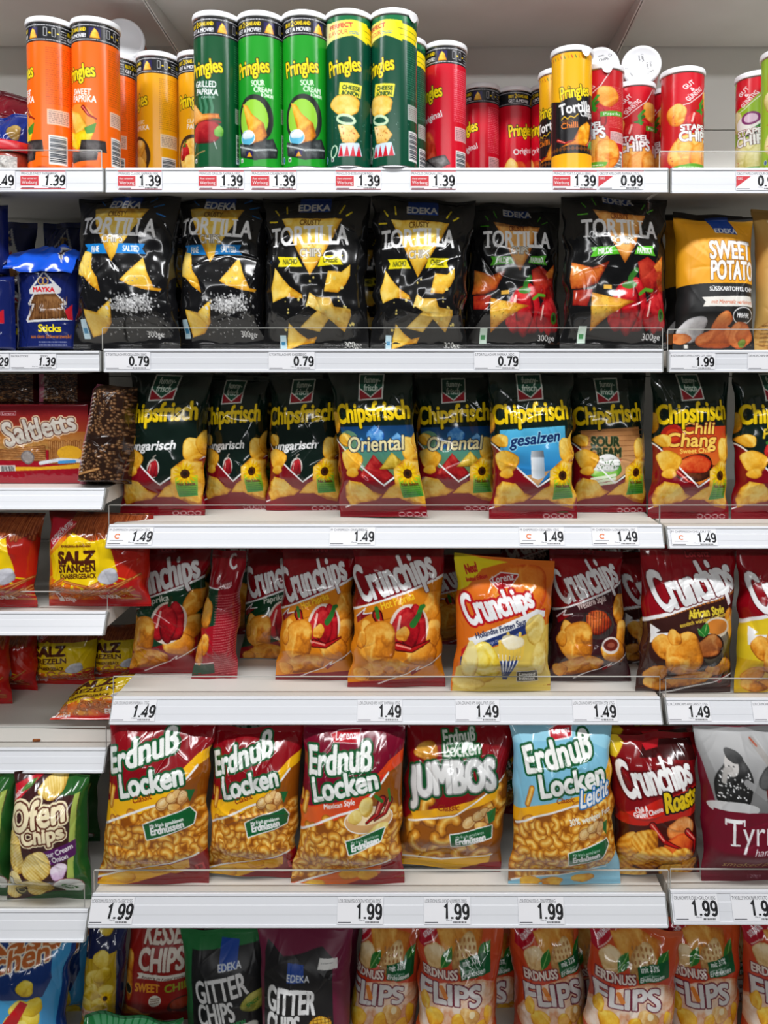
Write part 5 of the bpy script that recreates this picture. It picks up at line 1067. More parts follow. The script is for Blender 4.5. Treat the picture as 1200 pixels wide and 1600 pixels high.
# ------------------------------------------------------------------ bags
def smooth(t): t = np.clip(t, 0, 1); return t * t * (3 - 2 * t)
def bag(art, quad, key, label, y0=None, lean=7., yaw=0., thick=.042, seed=1, group=None, cat='chips bag', name='chips_bag', film='film',
        ua=(-.035, 1.035), step=.00095, wr=1., seals=(.04, .035), lift=0., pinch=.035, bot=.24, top=.35, z=None, n_cr=56):
    zs = (SH[key]['z'] if z is None else z) + .0006 + lift
    q = [list(p) for p in quad]; gb = [p[1] for p in q[2:] if p[1] is not None]; gb = sum(gb) / len(gb) if gb else (1676. if key[1] == '7' else None); yt = (q[0][1] + q[1][1]) / 2
    if q[3][1] is not None and y0 is None:
        lo = q[3] if q[3][1] > q[2][1] else q[2]
        d = ray(*lo); y0 = max(CAMP.y + d.y * (zs - CAMP.z) / d.z, SH[key]['yf'] + .022); q[2][1] = q[3][1] = None if abs(q[2][1] - q[3][1]) < 16 else q[2][1]
    pb = to_px((0, y0, zs))[1]
    for i in (2, 3):
        if q[i][1] is None: q[i][1] = pb
    v1 = 1. if gb is None else min(1., max(.6, (pb - yt) / (gb - yt)))            # the sheet runs on under the foot of the bag
    P0 = at((q[2][0] + q[3][0]) / 2, pb, y0); P0.z = zs
    L = math.radians(lean); ps = math.radians(yaw)
    ex = Vector((math.cos(ps), math.sin(ps), 0)); nb = Vector((-math.sin(ps), math.cos(ps), 0)); es = Vector((0, 0, math.cos(L))) + nb * math.sin(L); ny = es.cross(ex)
    Q = []
    for px, py in q:
        d = ray(px, py); t = (P0 - CAMP).dot(ny) / d.dot(ny); p = CAMP + d * t - P0; Q.append((p.dot(ex), p.dot(es)))
    mn = min(Q[2][1], Q[3][1])
    Q = np.array(Q); Q[2:, 1] -= mn; v0 = 0.
    up = key[0] + str(int(key[1]) - 1) if key[1] != '7' else key[0] + ('6' if key[0] == 'l' else '5')
    cz = SH[up]['zt'] - .030 if up in SH else 9.
    room = (cz - P0.z) / es.z - .004 * 0; tp = max(Q[0][1], Q[1][1])          # keep clear of the shelf above
    if tp > room:
        v0 = (tp - room) / tp; A_, B_, C_, D_ = Q.copy(); Q[0] = A_ + (D_ - A_) * v0; Q[1] = B_ + (C_ - B_) * v0; seals = (min(seals[0], .02), seals[1])
    W = (np.linalg.norm(Q[1] - Q[0]) + np.linalg.norm(Q[2] - Q[3])) / 2; H = (np.linalg.norm(Q[3] - Q[0]) + np.linalg.norm(Q[2] - Q[1])) / 2
    rg = np.random.default_rng(seed); ph = rg.random(12) * 6.28
    cre = []
    for k in range(n_cr):
        e = rg.random()
        if e < .35: c = np.array([rg.random(), rg.random() * .3]); 
        elif e < .55: c = np.array([rg.random(), 1 - rg.random() * .2])
        elif e < .75: c = np.array([rg.choice([.06, .94]) + rg.normal() * .06, rg.random()])
        else: c = rg.random(2)
        a = rg.random() * 3.14 if e > .75 else (1.57 + rg.normal() * .5)
        cre.append((c * (W, H), a, rg.uniform(.012, .06), rg.uniform(.0014, .0042), rg.choice([-1, 1]) * rg.uniform(.0003, .0015)))
    def surf(u, v, side):
        """u, v in 0..1 over the whole quad -> local xyz of the front (side -1) or the back (side 1)"""
        a, b, c, d = Q
        xy = a * ((1 - u) * (1 - v))[..., None] + b * (u * (1 - v))[..., None] + c * (u * v)[..., None] + d * ((1 - u) * v)[..., None]
        vp = np.clip((v - seals[0]) / (1 - seals[0] - seals[1]), 0, 1); e = np.clip(np.abs(2 * u - 1), 0, 1)
        pu = (1 - e ** 2.6) ** .6; pt = 1 - (1 - np.clip(vp / top, 0, 1)) ** 2; pbm = smooth((1 - vp) / bot)
        pv = pt * pbm; t = thick * pu * pv
        xm = u * W; ym = v * H
        w = np.zeros_like(u)
        for cc, an, ln, wd, am in cre:
            ca, sa = math.cos(an), math.sin(an); p = (xm - cc[0]) * ca + (ym - cc[1]) * sa; r = -(xm - cc[0]) * sa + (ym - cc[1]) * ca
            r = r + .18 * p * p / ln * np.sign(am)
            w = w + am * np.exp(-np.abs(r / wd) ** 1.4) * np.exp(-(p / ln) ** 4)
        o = int(ph[0] * 60)
        lump = (nsm(0, xm * 22 + o, ym * 20 + o * .37) - .5) * .009 + (nsm(0, xm * 55 + o * .7, ym * 48) - .5) * .0032
        pleat = .0022 * np.sin(u * (34 + 6 * math.sin(ph[1])) + ph[2] + 2 * np.sin(u * 9 + ph[3])) * (np.exp(-vp / .10) + .8 * np.exp(-(1 - vp) / .06))
        fade = (1 - e ** 7) * np.sqrt(np.clip(pv, 0, 1))
        w = (w + lump + pleat) * fade * wr
        wave = (.006 * np.sin(u * 5 + ph[4]) + .003 * np.sin(u * 13 + ph[5])) * (1 - pv) * wr * np.where(vp > .5, .3, 1.)
        yy = (-(t) - w if side < 0 else t * .8 + w * .5) + wave
        edge = (nsm(0, ym * 40 + 20 * (u > .5) + o, ym * 0 + o) - .5) * .006 * wr
        xx = xy[..., 0] - (2 * u - 1) * pinch * W * pv * e ** 2 + edge * (2 * u - 1) * e ** 3 * np.clip(pv * 2, 0, 1)
        return np.stack([xx, yy, xy[..., 1]], -1)
    root = empty(name, label, cat, group); root.matrix_world = Matrix(((ex.x, ny.x, es.x, P0.x), (ex.y, ny.y, es.y, P0.y), (ex.z, ny.z, es.z, P0.z), (0, 0, 0, 1)))
    nu = max(24, int(W / step)); nv = max(24, int(H * (1 - sum(seals)) / step))
    def cols(u, v): return art.sample(ua[0] + (ua[1] - ua[0]) * u, (v0 + (1 - v0) * v) * v1)
    # even spacing of the sheet round the bulge
    uu = np.linspace(0, 1, nu); U, V = np.meshgrid(uu, np.linspace(seals[0], 1 - seals[1], nv))
    cb = art.im[::7, ::7].reshape(-1, 3).mean(0) * .8
    U2, V2 = np.meshgrid(np.linspace(0, 1, max(10, nu // 7)), np.linspace(seals[0], 1 - seals[1], max(10, nv // 7)))
    me = grid_mesh('pouch', [(surf(U, V, -1), cols(U, V), False, 0), (surf(U2, V2, 1), np.broadcast_to(cb, U2.shape + (3,)), True, 0)])
    new_obj('pouch', me, root, [M[film]])
    for nm, va, vb in (('top_seal', 0, seals[0]), ('bottom_seal', 1 - seals[1], 1)):
        if vb - va < .004: continue
        k = max(3, nu // 2); U3, V3 = np.meshgrid(np.linspace(0, 1, k), np.linspace(va, vb, 10)); P = surf(U3, V3, -1)
        P[..., 1] += np.where(np.arange(10) % 2, .0007, -.0007)[:, None] * np.sin(np.linspace(0, 3.14159, 10))[:, None]
        B = P[::3, ::4].copy(); B[..., 1] += .0012
        me = grid_mesh(nm, [(P, cols(U3, V3), False, 0), (B, np.broadcast_to(cb, B.shape), True, 0)])
        new_obj(nm, me, root, [M[film]])
    return root

# ------------------------------------------------------------------ cans
def can(art, pxc, pytop, yaw, label, key='c1', h=.262, r=.0385, group=None, y=None, step=.001, lid=True, tab=None, base=None, axis=None):
    z = SH[key]['z'] + .0006 if base is None else base
    if y is None:
        lo, hi = -.02, YB - r - .006
        for _ in range(40):
            m = (lo + hi) / 2
            if to_px((0, m - r, z + h))[1] < pytop: lo = m
            else: hi = m
        y = lo
    x = at(pxc, 190, y).x
    t = empty('snack_can', label, 'snack can', group, (x, y, z))
    va = math.atan2(x - CAMP.x, y - CAMP.y)                           # direction of sight, dense half of the sheet turned to the aisle
    R = r
    def body(a, zz): return np.stack([R * np.sin(a), -R * np.cos(a), zz], -1)
    z0, z1 = .004, h - .011
    A, Zz = np.meshgrid(np.linspace(-1.75, 1.75, int(3.5 * R / step)) - va * 0, np.linspace(z1, z0, int((z1 - z0) / step)))
    def cols(A, Zz):
        an = (A - math.radians(yaw) + math.pi) % (2 * math.pi) - math.pi
        return art.sample(an * 38.2 / 120 + .5, (z1 - Zz) / (z1 - z0))
    A2, Z2 = np.meshgrid(np.linspace(1.75, 2 * math.pi - 1.75, 40), np.linspace(z1, z0, 24))
    me = grid_mesh('tube', [(body(A, Zz), cols(A, Zz), False, 0), (body(A2, Z2), cols(A2, Z2), False, 0)])
    new_obj('tube', me, t, [M['card']])
    m = MB(); m.lathe([(0, .001), (r - .004, .001), (r - .003, 0), (r + .0003, 0), (r + .0008, .0015), (r + .0003, .005), (r - .0006, .005)]); m.build('bottom_rim', [M['tin']], t)
    m = MB(); m.lathe([(r - .001, h - .0125), (r + .0006, h - .0115), (r + .0006, h - .009), (r - .001, h - .009)]); m.build('top_rim', [M['tin']], t)
    m = MB(); m.lathe([(r + .0004, h - .0105), (r + .0022, h - .0105), (r + .0024, h - .009), (r + .0024, h - .004), (r + .0016, h - .0012), (r - .0005, h), (r - .0035, h), (r - .005, h - .0025), (0, h - .0025)]); lo = m.build('lid', [M['lid'], M['ink']], t)
    if tab is not None:
        a0 = math.radians(tab); m = MB(); pts = []
        for k in range(9):
            an = a0 + (k / 8 - .5) * .5; d = .011 * math.sin(math.pi * k / 8) ** .6
            pts.append((an, d))
        vs = [((r + .003) * math.sin(an), -(r + .003) * math.cos(an), h - .009) for an, d in pts] + [((r + .0034) * math.sin(an), -(r + .0034) * math.cos(an), h - .009 - d) for an, d in pts]
        n = 9; m.add(vs, [(i, i + 1, n + i + 1, n + i) for i in range(n - 1)]); tb = m.build('peel_tab', [M['lid']], t)
        so = tb.modifiers.new('thickness', 'SOLIDIFY'); so.thickness = .0006
    return t
# ================================================================== the setting
def struct(o): o['kind'] = 'structure'; return o
m = MB()
JX = (-.462, .478)                                                  # joints of the three bays
for x0, x1 in ((-1.45, JX[0]), (JX[0], JX[1]), (JX[1], 1.45)):
    zc = at(600, 203, YB).z; rows = [0.02, .40, .80, 1.18, 1.55, zc, zc + .42, 2.75]
    for za, zb in zip(rows[:-1], rows[1:]): m.box(x0 + .0012, x1 - .0012, YB, YB + .015, za + .0012, zb - .0012)
m.box(-1.45, 1.45, YB + .014, YB + .03, 0, 2.8)
struct(m.build('wall_back', [M['panel']]))
m = MB(); m.box(-3, 3, -4.5, YB + .03, -.05, 0); struct(m.build('floor', [M['floor']]))
m = MB(); m.box(-3, 3, -4.5, YB + .03, 3.15, 3.2); struct(m.build('ceiling', [M['floor_ceiling']]))
for jx, lb in zip(JX, ('slotted steel upright behind the joint of left and centre bays', 'slotted steel upright behind the joint of centre and right bays')):
    m = MB(); m.box(jx - .006, jx + .006, YB - .014, YB + .002, 0.0, 2.7, 0)
    for k in range(88): m.box(jx - .0016, jx + .0016, YB - .0145, YB - .013, .05 + k * .03, .066 + k * .03, 1)
    tag_(m.build('shelf_upright', [M['steel'], M['dark']]), lb, 'upright', 'slotted uprights of the shelving')

T3 = math.radians(24)
YL = -.062                                                          # the lowest visible shelves stand further out
LW, RW = -1.35, 1.35
zc = at(600, 73, YB - .004).z
def roof(key, label, x0, x1):
    o = empty('shelf', label, 'shelf', 'metal shelves of the three bays', ((x0 + x1) / 2, .1, zc)); b = MB(); ox = o.location.x
    b.box(x0 - ox + .001, x1 - ox - .001, -.02, YB - .104, 0, .026); b.build('shelf_board', [M['steel']], o, bevel=.002)
    for sx in (x0 - ox + .001, x1 - ox - .004):
        k = MB(); k.prism_x([(-.05, 0), (YB - .104, 0), (YB - .104, -.06), (YB - .15, -.045)], sx, sx + .003); k.build('bracket', [M['steel']], o)
roof('l0', 'pale underside of the topmost shelf over the left bay', LW, JX[0]); roof('c0', 'pale underside of the topmost shelf over the green snack cans', JX[0], JX[1]); roof('r0', 'pale underside of the topmost shelf over the right bay', JX[1], RW)

shelf('l1', 'left bay shelf holding the orange snack cans and red-lidded jar', 0, 160, 262, 0, 38, 0, (-100, 158, 235), x0w=LW)
shelf('c1', 'centre bay top shelf lined with tall green snack cans', 166, 1043, 262, 0, 39, 0)
shelf('r1', 'right bay top shelf holding the lime green snack cans', 1050, 0, 262, 0, 40, 0, (1031, 1400, 237), x1w=RW)
shelf('l2', 'left bay shelf carrying the dark blue pretzel packs', 0, 155, 548, 0, 33, 0, x0w=LW)
shelf('c2', 'centre bay shelf carrying the black tortilla bags', 163, 1035, 545, 0, 37, 0, (160, 1035, 513))
shelf('r2', 'right bay shelf carrying the orange sweet potato bags', 1046, 0, 547, 0, 35, 0, (1044, 1400, 515), x1w=RW)
shelf('l3', 'left bay shelf carrying the red pretzel stick trays, empty price rail', 0, 164, 762, 0, 32, T3, x0w=LW)
shelf('c3', 'centre bay shelf carrying the dark green potato chip bags', 172, 1033, 819, 0, 34, T3, (170, 1031, 790))
shelf('r3', 'right bay shelf under the chili potato chip bag', 1042, 0, 822, 0, 32, T3, (1031, 1400, 790), x1w=RW)
shelf('l4', 'left bay shelf carrying the red and yellow pretzel stick bags', 0, 166, 955, 0, 33, T3, (-100, 167, 925), x0w=LW)
shelf('c4', 'centre bay shelf with bare front carrying the red hot paprika chip bags', 178, 1030, 1088, 0, 37, T3, (177, 1031, 1058))
shelf('r4', 'right bay shelf under the African Style chip bag', 1040, 0, 1090, 0, 35, T3, (1041, 1400, 1061), x1w=RW)
shelf('l5', 'left bay shelf with fallen red bag and orange crumb', 0, 166, 1168, 0, 33, T3, (-100, 165, 1137), x0w=LW)
shelf('c5', 'centre bay shelf carrying the peanut curl bags', 146, 1038, 1395, YL, 42, T3, (147, 1044, 1361))
shelf('r5', 'right bay shelf carrying the ridged chips and plum coloured bag', 1047, 0, 1390, YL, 42, T3, (1048, 1400, 1359), x1w=RW)
shelf('l6', 'left bay shelf carrying the brown and green oven chip bags', 0, 138, 1420, YL, 40, T3, (-100, 131, 1383), x0w=LW)
shelf('l7', 'lowest left bay shelf under the blue cheese ball bags', 0, 140, 1722, YL, 40, T3, x0w=LW)
shelf('c7', 'lowest centre bay shelf under the peanut flip bags', 146, 1038, 1722, YL, 42, T3)
shelf('r7', 'lowest right bay shelf under the last peanut flip bags', 1047, 0, 1722, YL, 42, T3, x1w=RW)

# ================================================================== price tags
TG = [('l1', -46, 24, '1.49', 'DIP SALSA 300ML', 'white price tag reading .49, under the jar at left edge', 'plain'),
 ('l1', 33, 103, '1.39', 'PRINGLES SWEET PAPRIKA', 'red banner price tag under the pair of orange cans', 'promo', '190G'),
 ('c1', 185, 253, '1.39', 'PRINGLES CLASSIC PAPRIKA 190G', 'red banner price tag under the yellow cans', 'promo'),
 ('c1', 311, 381, '1.39', 'PRINGLES GRILLED PAPRIKA 190G', 'red banner price tag under the dark green grilled paprika can', 'promo'),
 ('c1', 393, 463, '1.39', 'PRINGLES SOUR CREAM&ONION 190G', 'red banner price tag under the bright green sour cream cans', 'promo'),
 ('c1', 525, 595, '1.39', 'PRINGLES CHEESE&ONION', 'red banner price tag under the cheese and onion cans', 'promo', '190G'),
 ('c1', 642, 712, '1.39', 'PRINGLES ORIGINAL 190G', 'red banner price tag under the tall red original can', 'promo'),
 ('c1', 864, 932, '1.39', 'PRINGLES TORT.S.CHILLI 180G', 'red banner price tag under the yellow and black tortilla can', 'promo'),
 ('c1', 935, 1005, '0.99', 'G&G STAPELCHIPS PAPRIKA 175G', 'price tag with red corner reading 0.99 under the stacked red cans', 'corner'),
 ('r1', 1150, 1220, '0.99', 'G&G STAPELCHIPS SOUR CREAM', 'price tag with red corner under the lime green can at right edge', 'corner'),
 ('l2', -52, 15, '1.29', 'MAYKA BREZEL', 'white price tag reading .29, at the left edge below blue packs', 'plain', '200G'),
 ('l2', 17, 88, '1.39', 'MAYKA STICKS', 'white price tag reading 1.39 below the blue sticks pack', 'plain', '200G'),
 ('c2', 165, 235, '0.79', 'E.TORTILLACHIPS GESALZEN 300G', 'white 0.79 price tag below the blue-bannered tortilla bag', 'plain'),
 ('c2', 420, 492, '0.79', 'E.TORTILLACHIPS CHEESE', 'white 0.79 price tag below the yellow-bannered tortilla bag', 'plain', '300G'),
 ('c2', 741, 811, '0.79', 'E.TORTILLACHIPS PAPRIKA 300G', 'white 0.79 price tag below the green-bannered tortilla bags', 'plain'),
 ('r2', 1047, 1117, '1.99', 'E.SÜSSKARTOFFELCHIPS GES.100G', 'white 1.99 price tag below the orange sweet potato bag', 'plain'),
 ('r2', 1168, 1238, '1.99', 'DE.HOFCHIPS SALZ 150G', 'cut-off price tag at the right edge below the tan paper bag', 'plain'),
 ('c3', 172, 242, '1.49', 'FF CHIPSFRISCH UNGARISCH 175G', 'orange swirl 1.49 price tag at the left end below the dark green bags', 'swirl'),
 ('c3', 516, 587, '1.49', 'FF CHIPSFRISCH ORIENTAL', '1.49 price tag without swirl below the Oriental bags', 'plain', '175G'),
 ('c3', 810, 880, '1.49', 'FF CHIPSFRISCH GESALZEN 175G', 'orange swirl 1.49 price tag below the bag with salt shaker', 'swirl'),
 ('c3', 923, 995, '1.49', 'FF CHIPSFRISCH S.CREAM&ON.175G', 'orange swirl 1.49 price tag below the sour cream bag', 'swirl'),
 ('r3', 1046, 1117, '1.49', 'FF CHIPSFRISCH CHILI CH.175G', 'orange swirl 1.49 price tag below the chili bag', 'swirl'),
 ('c4', 178, 247, '1.49', 'LOR.CRUNCHIPS PAPRIKA 175G', 'tilted-digit 1.49 price tag at the left end of the bare-fronted shelf', 'plain'),
 ('c4', 559, 629, '1.49', 'LOR.CRUNCHIPS HOT PAPRIKA 175G', '1.49 price tag below the front hot paprika bag', 'plain'),
 ('c4', 711, 780, '1.49', 'LOR.CRUNCHIPS HOLL.FRIT.150G', '1.49 price tag below the orange bag with striped paper cone', 'plain'),
 ('c4', 893, 962, '1.49', 'LOR.CRUNCHIPS WESTERN STY.175G', '1.49 price tag below the Western Style bag', 'plain'),
 ('r4', 1040, 1107, '1.49', 'LOR.CRUNCHIPS AFRICAN STY.175G', '1.49 price tag below the African Style bag', 'plain'),
 ('r4', 1172, 1240, '1.49', 'LOR.CRUNCHIPS CHEESE&ONION 175G', 'cut-off price tag at the right edge below the yellow-panelled chip bag', 'plain'),
 ('c5', 145, 213, '1.99', 'LOR.ERDNUSSLOCKEN CLASSIC 225G', 'tilted-digit 1.99 price tag at the left end below the peanut curl bags', 'plain'),
 ('c5', 528, 600, '1.99', 'LOR.ERDNUSSLOCKEN MEXICAN 225G', '1.99 price tag below the Mexican Style peanut curl bag', 'plain'),
 ('c5', 662, 735, '1.99', 'LOR.ERDNUSSLOCKEN JUMBOS 200G', '1.99 price tag below the bag of extra large peanut curls', 'plain'),
 ('c5', 808, 880, '1.99', 'LOR.ERDNUSSLO.-30%FETT', '1.99 price tag below the light blue peanut curl bag', 'plain', '200G'),
 ('r5', 1049, 1119, '1.99', 'CRUNCHIPS R.CHILI+GRIL.CH.150G', '1.99 price tag at the right bay below the ridged chips bag', 'plain'),
 ('r5', 1139, 1210, '1.99', 'TYRRELLS SMOK.PAPR.POTATO 150G', 'cut-off 1.99 price tag below the plum coloured bag', 'plain')]
for k, a, b, pr, ln, lb, st, *l2 in TG: price_tag(k, a, b, pr, ln, lb, st, l2[0] if l2 else '', a in (33, 17, -52, 172, 178, 145))

# ================================================================== top shelf: cans
A = {k: art_can(k) for k in ('sweet', 'classic', 'grilled', 'sour', 'cheese', 'original', 'tortilla', 'stapel', 'stapel_sour')}
GC = 'tall tube cans of stacked chips on the top shelf'
def C(kind, x, top, yaw, label, key='c1', **k): return can(A[kind], x, top, yaw, label, key, group=GC, **k)
C('sweet', 82, 24, -57, 'orange snack can at far left, its name turned away to the left', 'l1')
C('sweet', 151, 24, -15, 'orange snack can facing front, right one of the orange pair', 'l1')
C('sweet', 182, 80, -75, 'orange snack can set back between orange pair and yellow can', 'c1')
C('classic', 248, 78, -48, 'yellow snack can showing half its name, left of the yellow pair')
C('classic', 312, 77, 2, 'yellow snack can half hidden behind the dark green grilled paprika can')
C('grilled', 340, 15, -8, 'dark green grilled paprika snack can with red pepper grill picture')
C('sour', 409, 15, -4, 'bright green sour cream snack can beside the grilled paprika can')
C('sour', 478, 14, 6, 'bright green sour cream snack can beside the cheese and onion can')
C('cheese', 546, 12, 0, 'dark green cheese and onion can facing front, left of its pair')
C('cheese', 616, 11, -34, 'dark green cheese and onion can turned left with lid tab, right of its pair', tab=52)
C('cheese', 632, 54, -30, 'cheese and onion can mostly hidden behind the turned cheese and onion can')
C('original', 641, 112, -20, 'dark red can sliver furthest back between green can and tall red can')
C('original', 696, 62, -47, 'tall red original snack can with pink ingredients block, foremost red one')
C('original', 752, 128, -52, 'red snack can behind right shoulder of the tall red can')
C('original', 803, 152, 30, 'red snack can furthest back, showing black film strip and part of its name')
C('original', 858, 128, -40, 'red snack can peeking out left of the yellow tortilla can')
C('tortilla', 872, 104, -35, 'yellow and black tortilla can hidden behind the front tortilla can', h=.215, r=.035)
C('tortilla', 893, 69, 8, 'yellow and black tortilla chips can with chili picture, foremost', tab=28, h=.215, r=.0345)
C('stapel', 940, 97, -62, 'red stacked chips can with green Paprika band, next to tortilla can', tab=0, h=.20, r=.0372)
C('stapel', 991, 124, -26, 'red stacked chips can under the big white round lid', h=.20, r=.0372)
C('stapel', 1046, 134, -90, 'red stacked chips can sliver behind the right-hand red can', h=.20, r=.0372)
C('stapel', 1066, 102, 10, 'red stacked chips can right of the others, behind the clear guard', 'c1', h=.20, r=.0372)
C('stapel_sour', 1183, 108, -50, 'lime green sour cream stacked chips can, set back', 'r1', h=.20, r=.0372)
C('stapel_sour', 1226, 70, -10, 'lime green sour cream stacked chips can cut by the right edge', 'r1', h=.20, r=.0372)

def lying(px, py, y, r, ln, yawd, art, label, texts, hb=.20):
    """a short can laid on its side, lid towards the aisle"""
    p = at(px, py, y); p.z = SH['c1']['z'] + hb + r + .0032; t = empty('snack_can', label, 'snack can', GC, p, (0, 0, math.radians(yawd)))
    Aa, Yy = np.meshgrid(np.linspace(0, 2 * math.pi, 90), np.linspace(.009, ln, 40))
    P = np.stack([r * np.sin(Aa), Yy, r * np.cos(Aa)], -1); Ccol = art.sample((Aa - math.pi) * .3, (Yy / .25))
    new_obj('tube', grid_mesh('tube', [(P, Ccol, True, 0)]), t, [M['card']])
    m = MB(); m.lathe([(r + .0004, .0105), (r + .0022, .0105), (r + .0024, .004), (r + .0012, .0008), (r - .001, 0), (r - .0035, 0), (r - .005, .0018), (0, .0018)])
    m.v = [(x, z, y) for x, y, z in m.v]
    for s, x0, z0, w, rot in texts:
        v, e0, e1, tw, fc = glyphs(s); k = w / tw; c, sn = math.cos(math.radians(rot)), math.sin(math.radians(rot))
        m.add([(x0 + (q[0] * c - q[1] * sn) * k, .0015, z0 + (q[0] * sn + q[1] * c) * k) for q in v], fc, 1)
    m.build('lid', [M['lid'], M['ink']], t)
    b = MB(); b.lathe([(0, ln + .001), (r + .0006, ln + .001), (r + .0006, ln - .003)]); b.v = [(x, z, y) for x, y, z in b.v]; b.build('bottom_rim', [M['tin']], t)
ST = [('STAPEL', -.006, .018, .012, -80), ('CHIPS', -.001, .020, .015, -80), ('STAPEL', .015, .006, .012, -85), ('CHIPS', .009, .004, .013, -85), ('CHIPS', -.024, -.004, .010, 160), ('CHIPS', .012, -.018, .012, 20), ('CHIPS', -.022, -.012, .010, -60)]
lying(1002, 103, .176, .0345, .14, -14, A['stapel'], 'snack can lying on top of red can, white round lid in full view', ST)
lying(940, 104, .178, .0335, .14, 0, A['stapel'], 'snack can lying behind the tortilla can, white lid with printed words half showing', [('CHIPS', -.004, .008, .018, 12), ('CHIPS', .014, .017, .018, 18), ('STAPEL', -.006, .016, .012, 14)])
lying(192, 66, .215, .0375, .16, 15, A['sweet'], 'snack can lying behind the orange pair with plain white lid towards the aisle', [], .262)

can(A['stapel'], 944, 130, -60, 'red stacked chips can hidden under the lying can behind the tortilla can', 'c1', group=GC, h=.20, r=.0372)

# jar and crumpled packs at the left end of the top shelf
zj = SH['l1']['z'] + .0006
pj = at(-2, 250, .05); t = empty('dip_jar', 'squat glass jar of red dip under a red lid at the left edge', 'jar', None, (pj.x, .066, zj))
m = MB(); m.lathe([(0, 0), (.040, 0), (.046, .004), (.0475, .014), (.0475, .026), (.046, .034), (.0445, .037)]); m.build('jar_body', [M['salsa']], t)
m = MB(); m.lathe([(.0485, .037), (.0525, .037), (.053, .039), (.053, .052), (.051, .0545), (.048, .0545), (.046, .0525), (0, .0525)]); m.build('lid', [M['redlid']], t)
m = MB()
for k in range(8):
    a0, a1 = [math.radians(20 + q * 4.2) for q in (k, k + 1)]
    m.add([(.0479 * math.sin(a), -.0479 * math.cos(a), z) for a, z in ((a0, .003), (a1, .003), (a1, .028), (a0, .028))], [(0, 1, 2, 3)])
lb_ = m.build('paper_label', [M['labelw']], t); sf = lb_.modifiers.new('thickness', 'SOLIDIFY'); sf.thickness = .0004
q = [(-40, 180), (66, 182), (64, None), (-44, None)]
a = Art([(-40, 180), (66, 182), (64, 262), (-44, 262)], (20, 44, 130)); a.chip(40, 205, 10, 9, 0, 1, ((50, 40, 30), (150, 120, 60), (200, 170, 100))); a.stroke(ring(-10, 212, 30, 20, 0, 8, 180, 330), 3, (60, 90, 170))
bag(a, q, 'l1', 'crumpled dark blue pretzel pack behind the red-lidded jar', y0=.20, lean=4, thick=.035, seed=3, cat='pretzel pack', name='pretzel_pack', wr=1.8)
a = art_plain((104, 12, 28), [(-70, 132), (60, 140), (58, 262), (-72, 262)], (140, 24, 40))
bag(a, [(-70, 128), (50, 150), (62, None), (-72, None)], 'l1', 'crumpled dark red bag standing behind the blue pack at the left edge', y0=.29, lean=3, thick=.04, seed=4, wr=2.2)

# ================================================================== second row
a_ts, a_tc, a_tp = art_tortilla('salted'), art_tortilla('cheese'), art_tortilla('paprika')
G2 = 'black tortilla bags'
bag(a_ts, [(122, 300), (284, 300), (282, None), (114, None)], 'c2', 'black tortilla bag with blue banner, leftmost', y0=.065, seed=11, group=G2, wr=1.2)
bag(a_ts, [(278, 302), (424, 302), (418, None), (282, None)], 'c2', 'black tortilla bag with blue banner, beside the yellow-bannered ones', y0=.085, seed=12, group=G2, ua=(.02, 1.0), wr=1.2)
bag(a_tc, [(410, 300), (580, 300), (576, None), (412, None)], 'c2', 'black tortilla bag with yellow banner, left of the two', y0=.065, seed=13, group=G2, wr=1.3)
bag(a_tc, [(581, 304), (744, 308), (728, None), (579, None)], 'c2', 'black tortilla bag with yellow banner and glossy creased top, right of the two', y0=.065, seed=14, group=G2, wr=1.6)
bag(a_tp, [(730, 322), (876, 322), (876, None), (724, None)], 'c2', 'black tortilla bag with green banner, set back and in shade', y0=.125, seed=15, group=G2, wr=1.4)
bag(a_tp, [(876, 298), (1044, 300), (1042, None), (874, None)], 'c2', 'black tortilla bag with green banner, foremost at the right', y0=.065, seed=16, group=G2, wr=1.3)
a_sw = art_sweet()
bag(a_sw, [(1036, 334), (1160, 338), (1160, None), (1036, None)], 'r2', 'orange sweet potato bag hidden behind the front one', y0=.16, seed=17, group='orange sweet potato bags', film='matte', wr=.7, thick=.04)
bag(a_sw, [(1051, 331), (1174, 341), (1178, None), (1051, None)], 'r2', 'orange and black sweet potato bag, foremost', y0=.065, seed=18, group='orange sweet potato bags', film='matte', wr=.7, thick=.045)
bag(art_kraft(), [(1174, 326), (1300, 336), (1306, None), (1178, None)], 'r2', 'tan paper-look chip bag cut by the right edge', y0=.07, seed=19, film='matte', wr=.7)

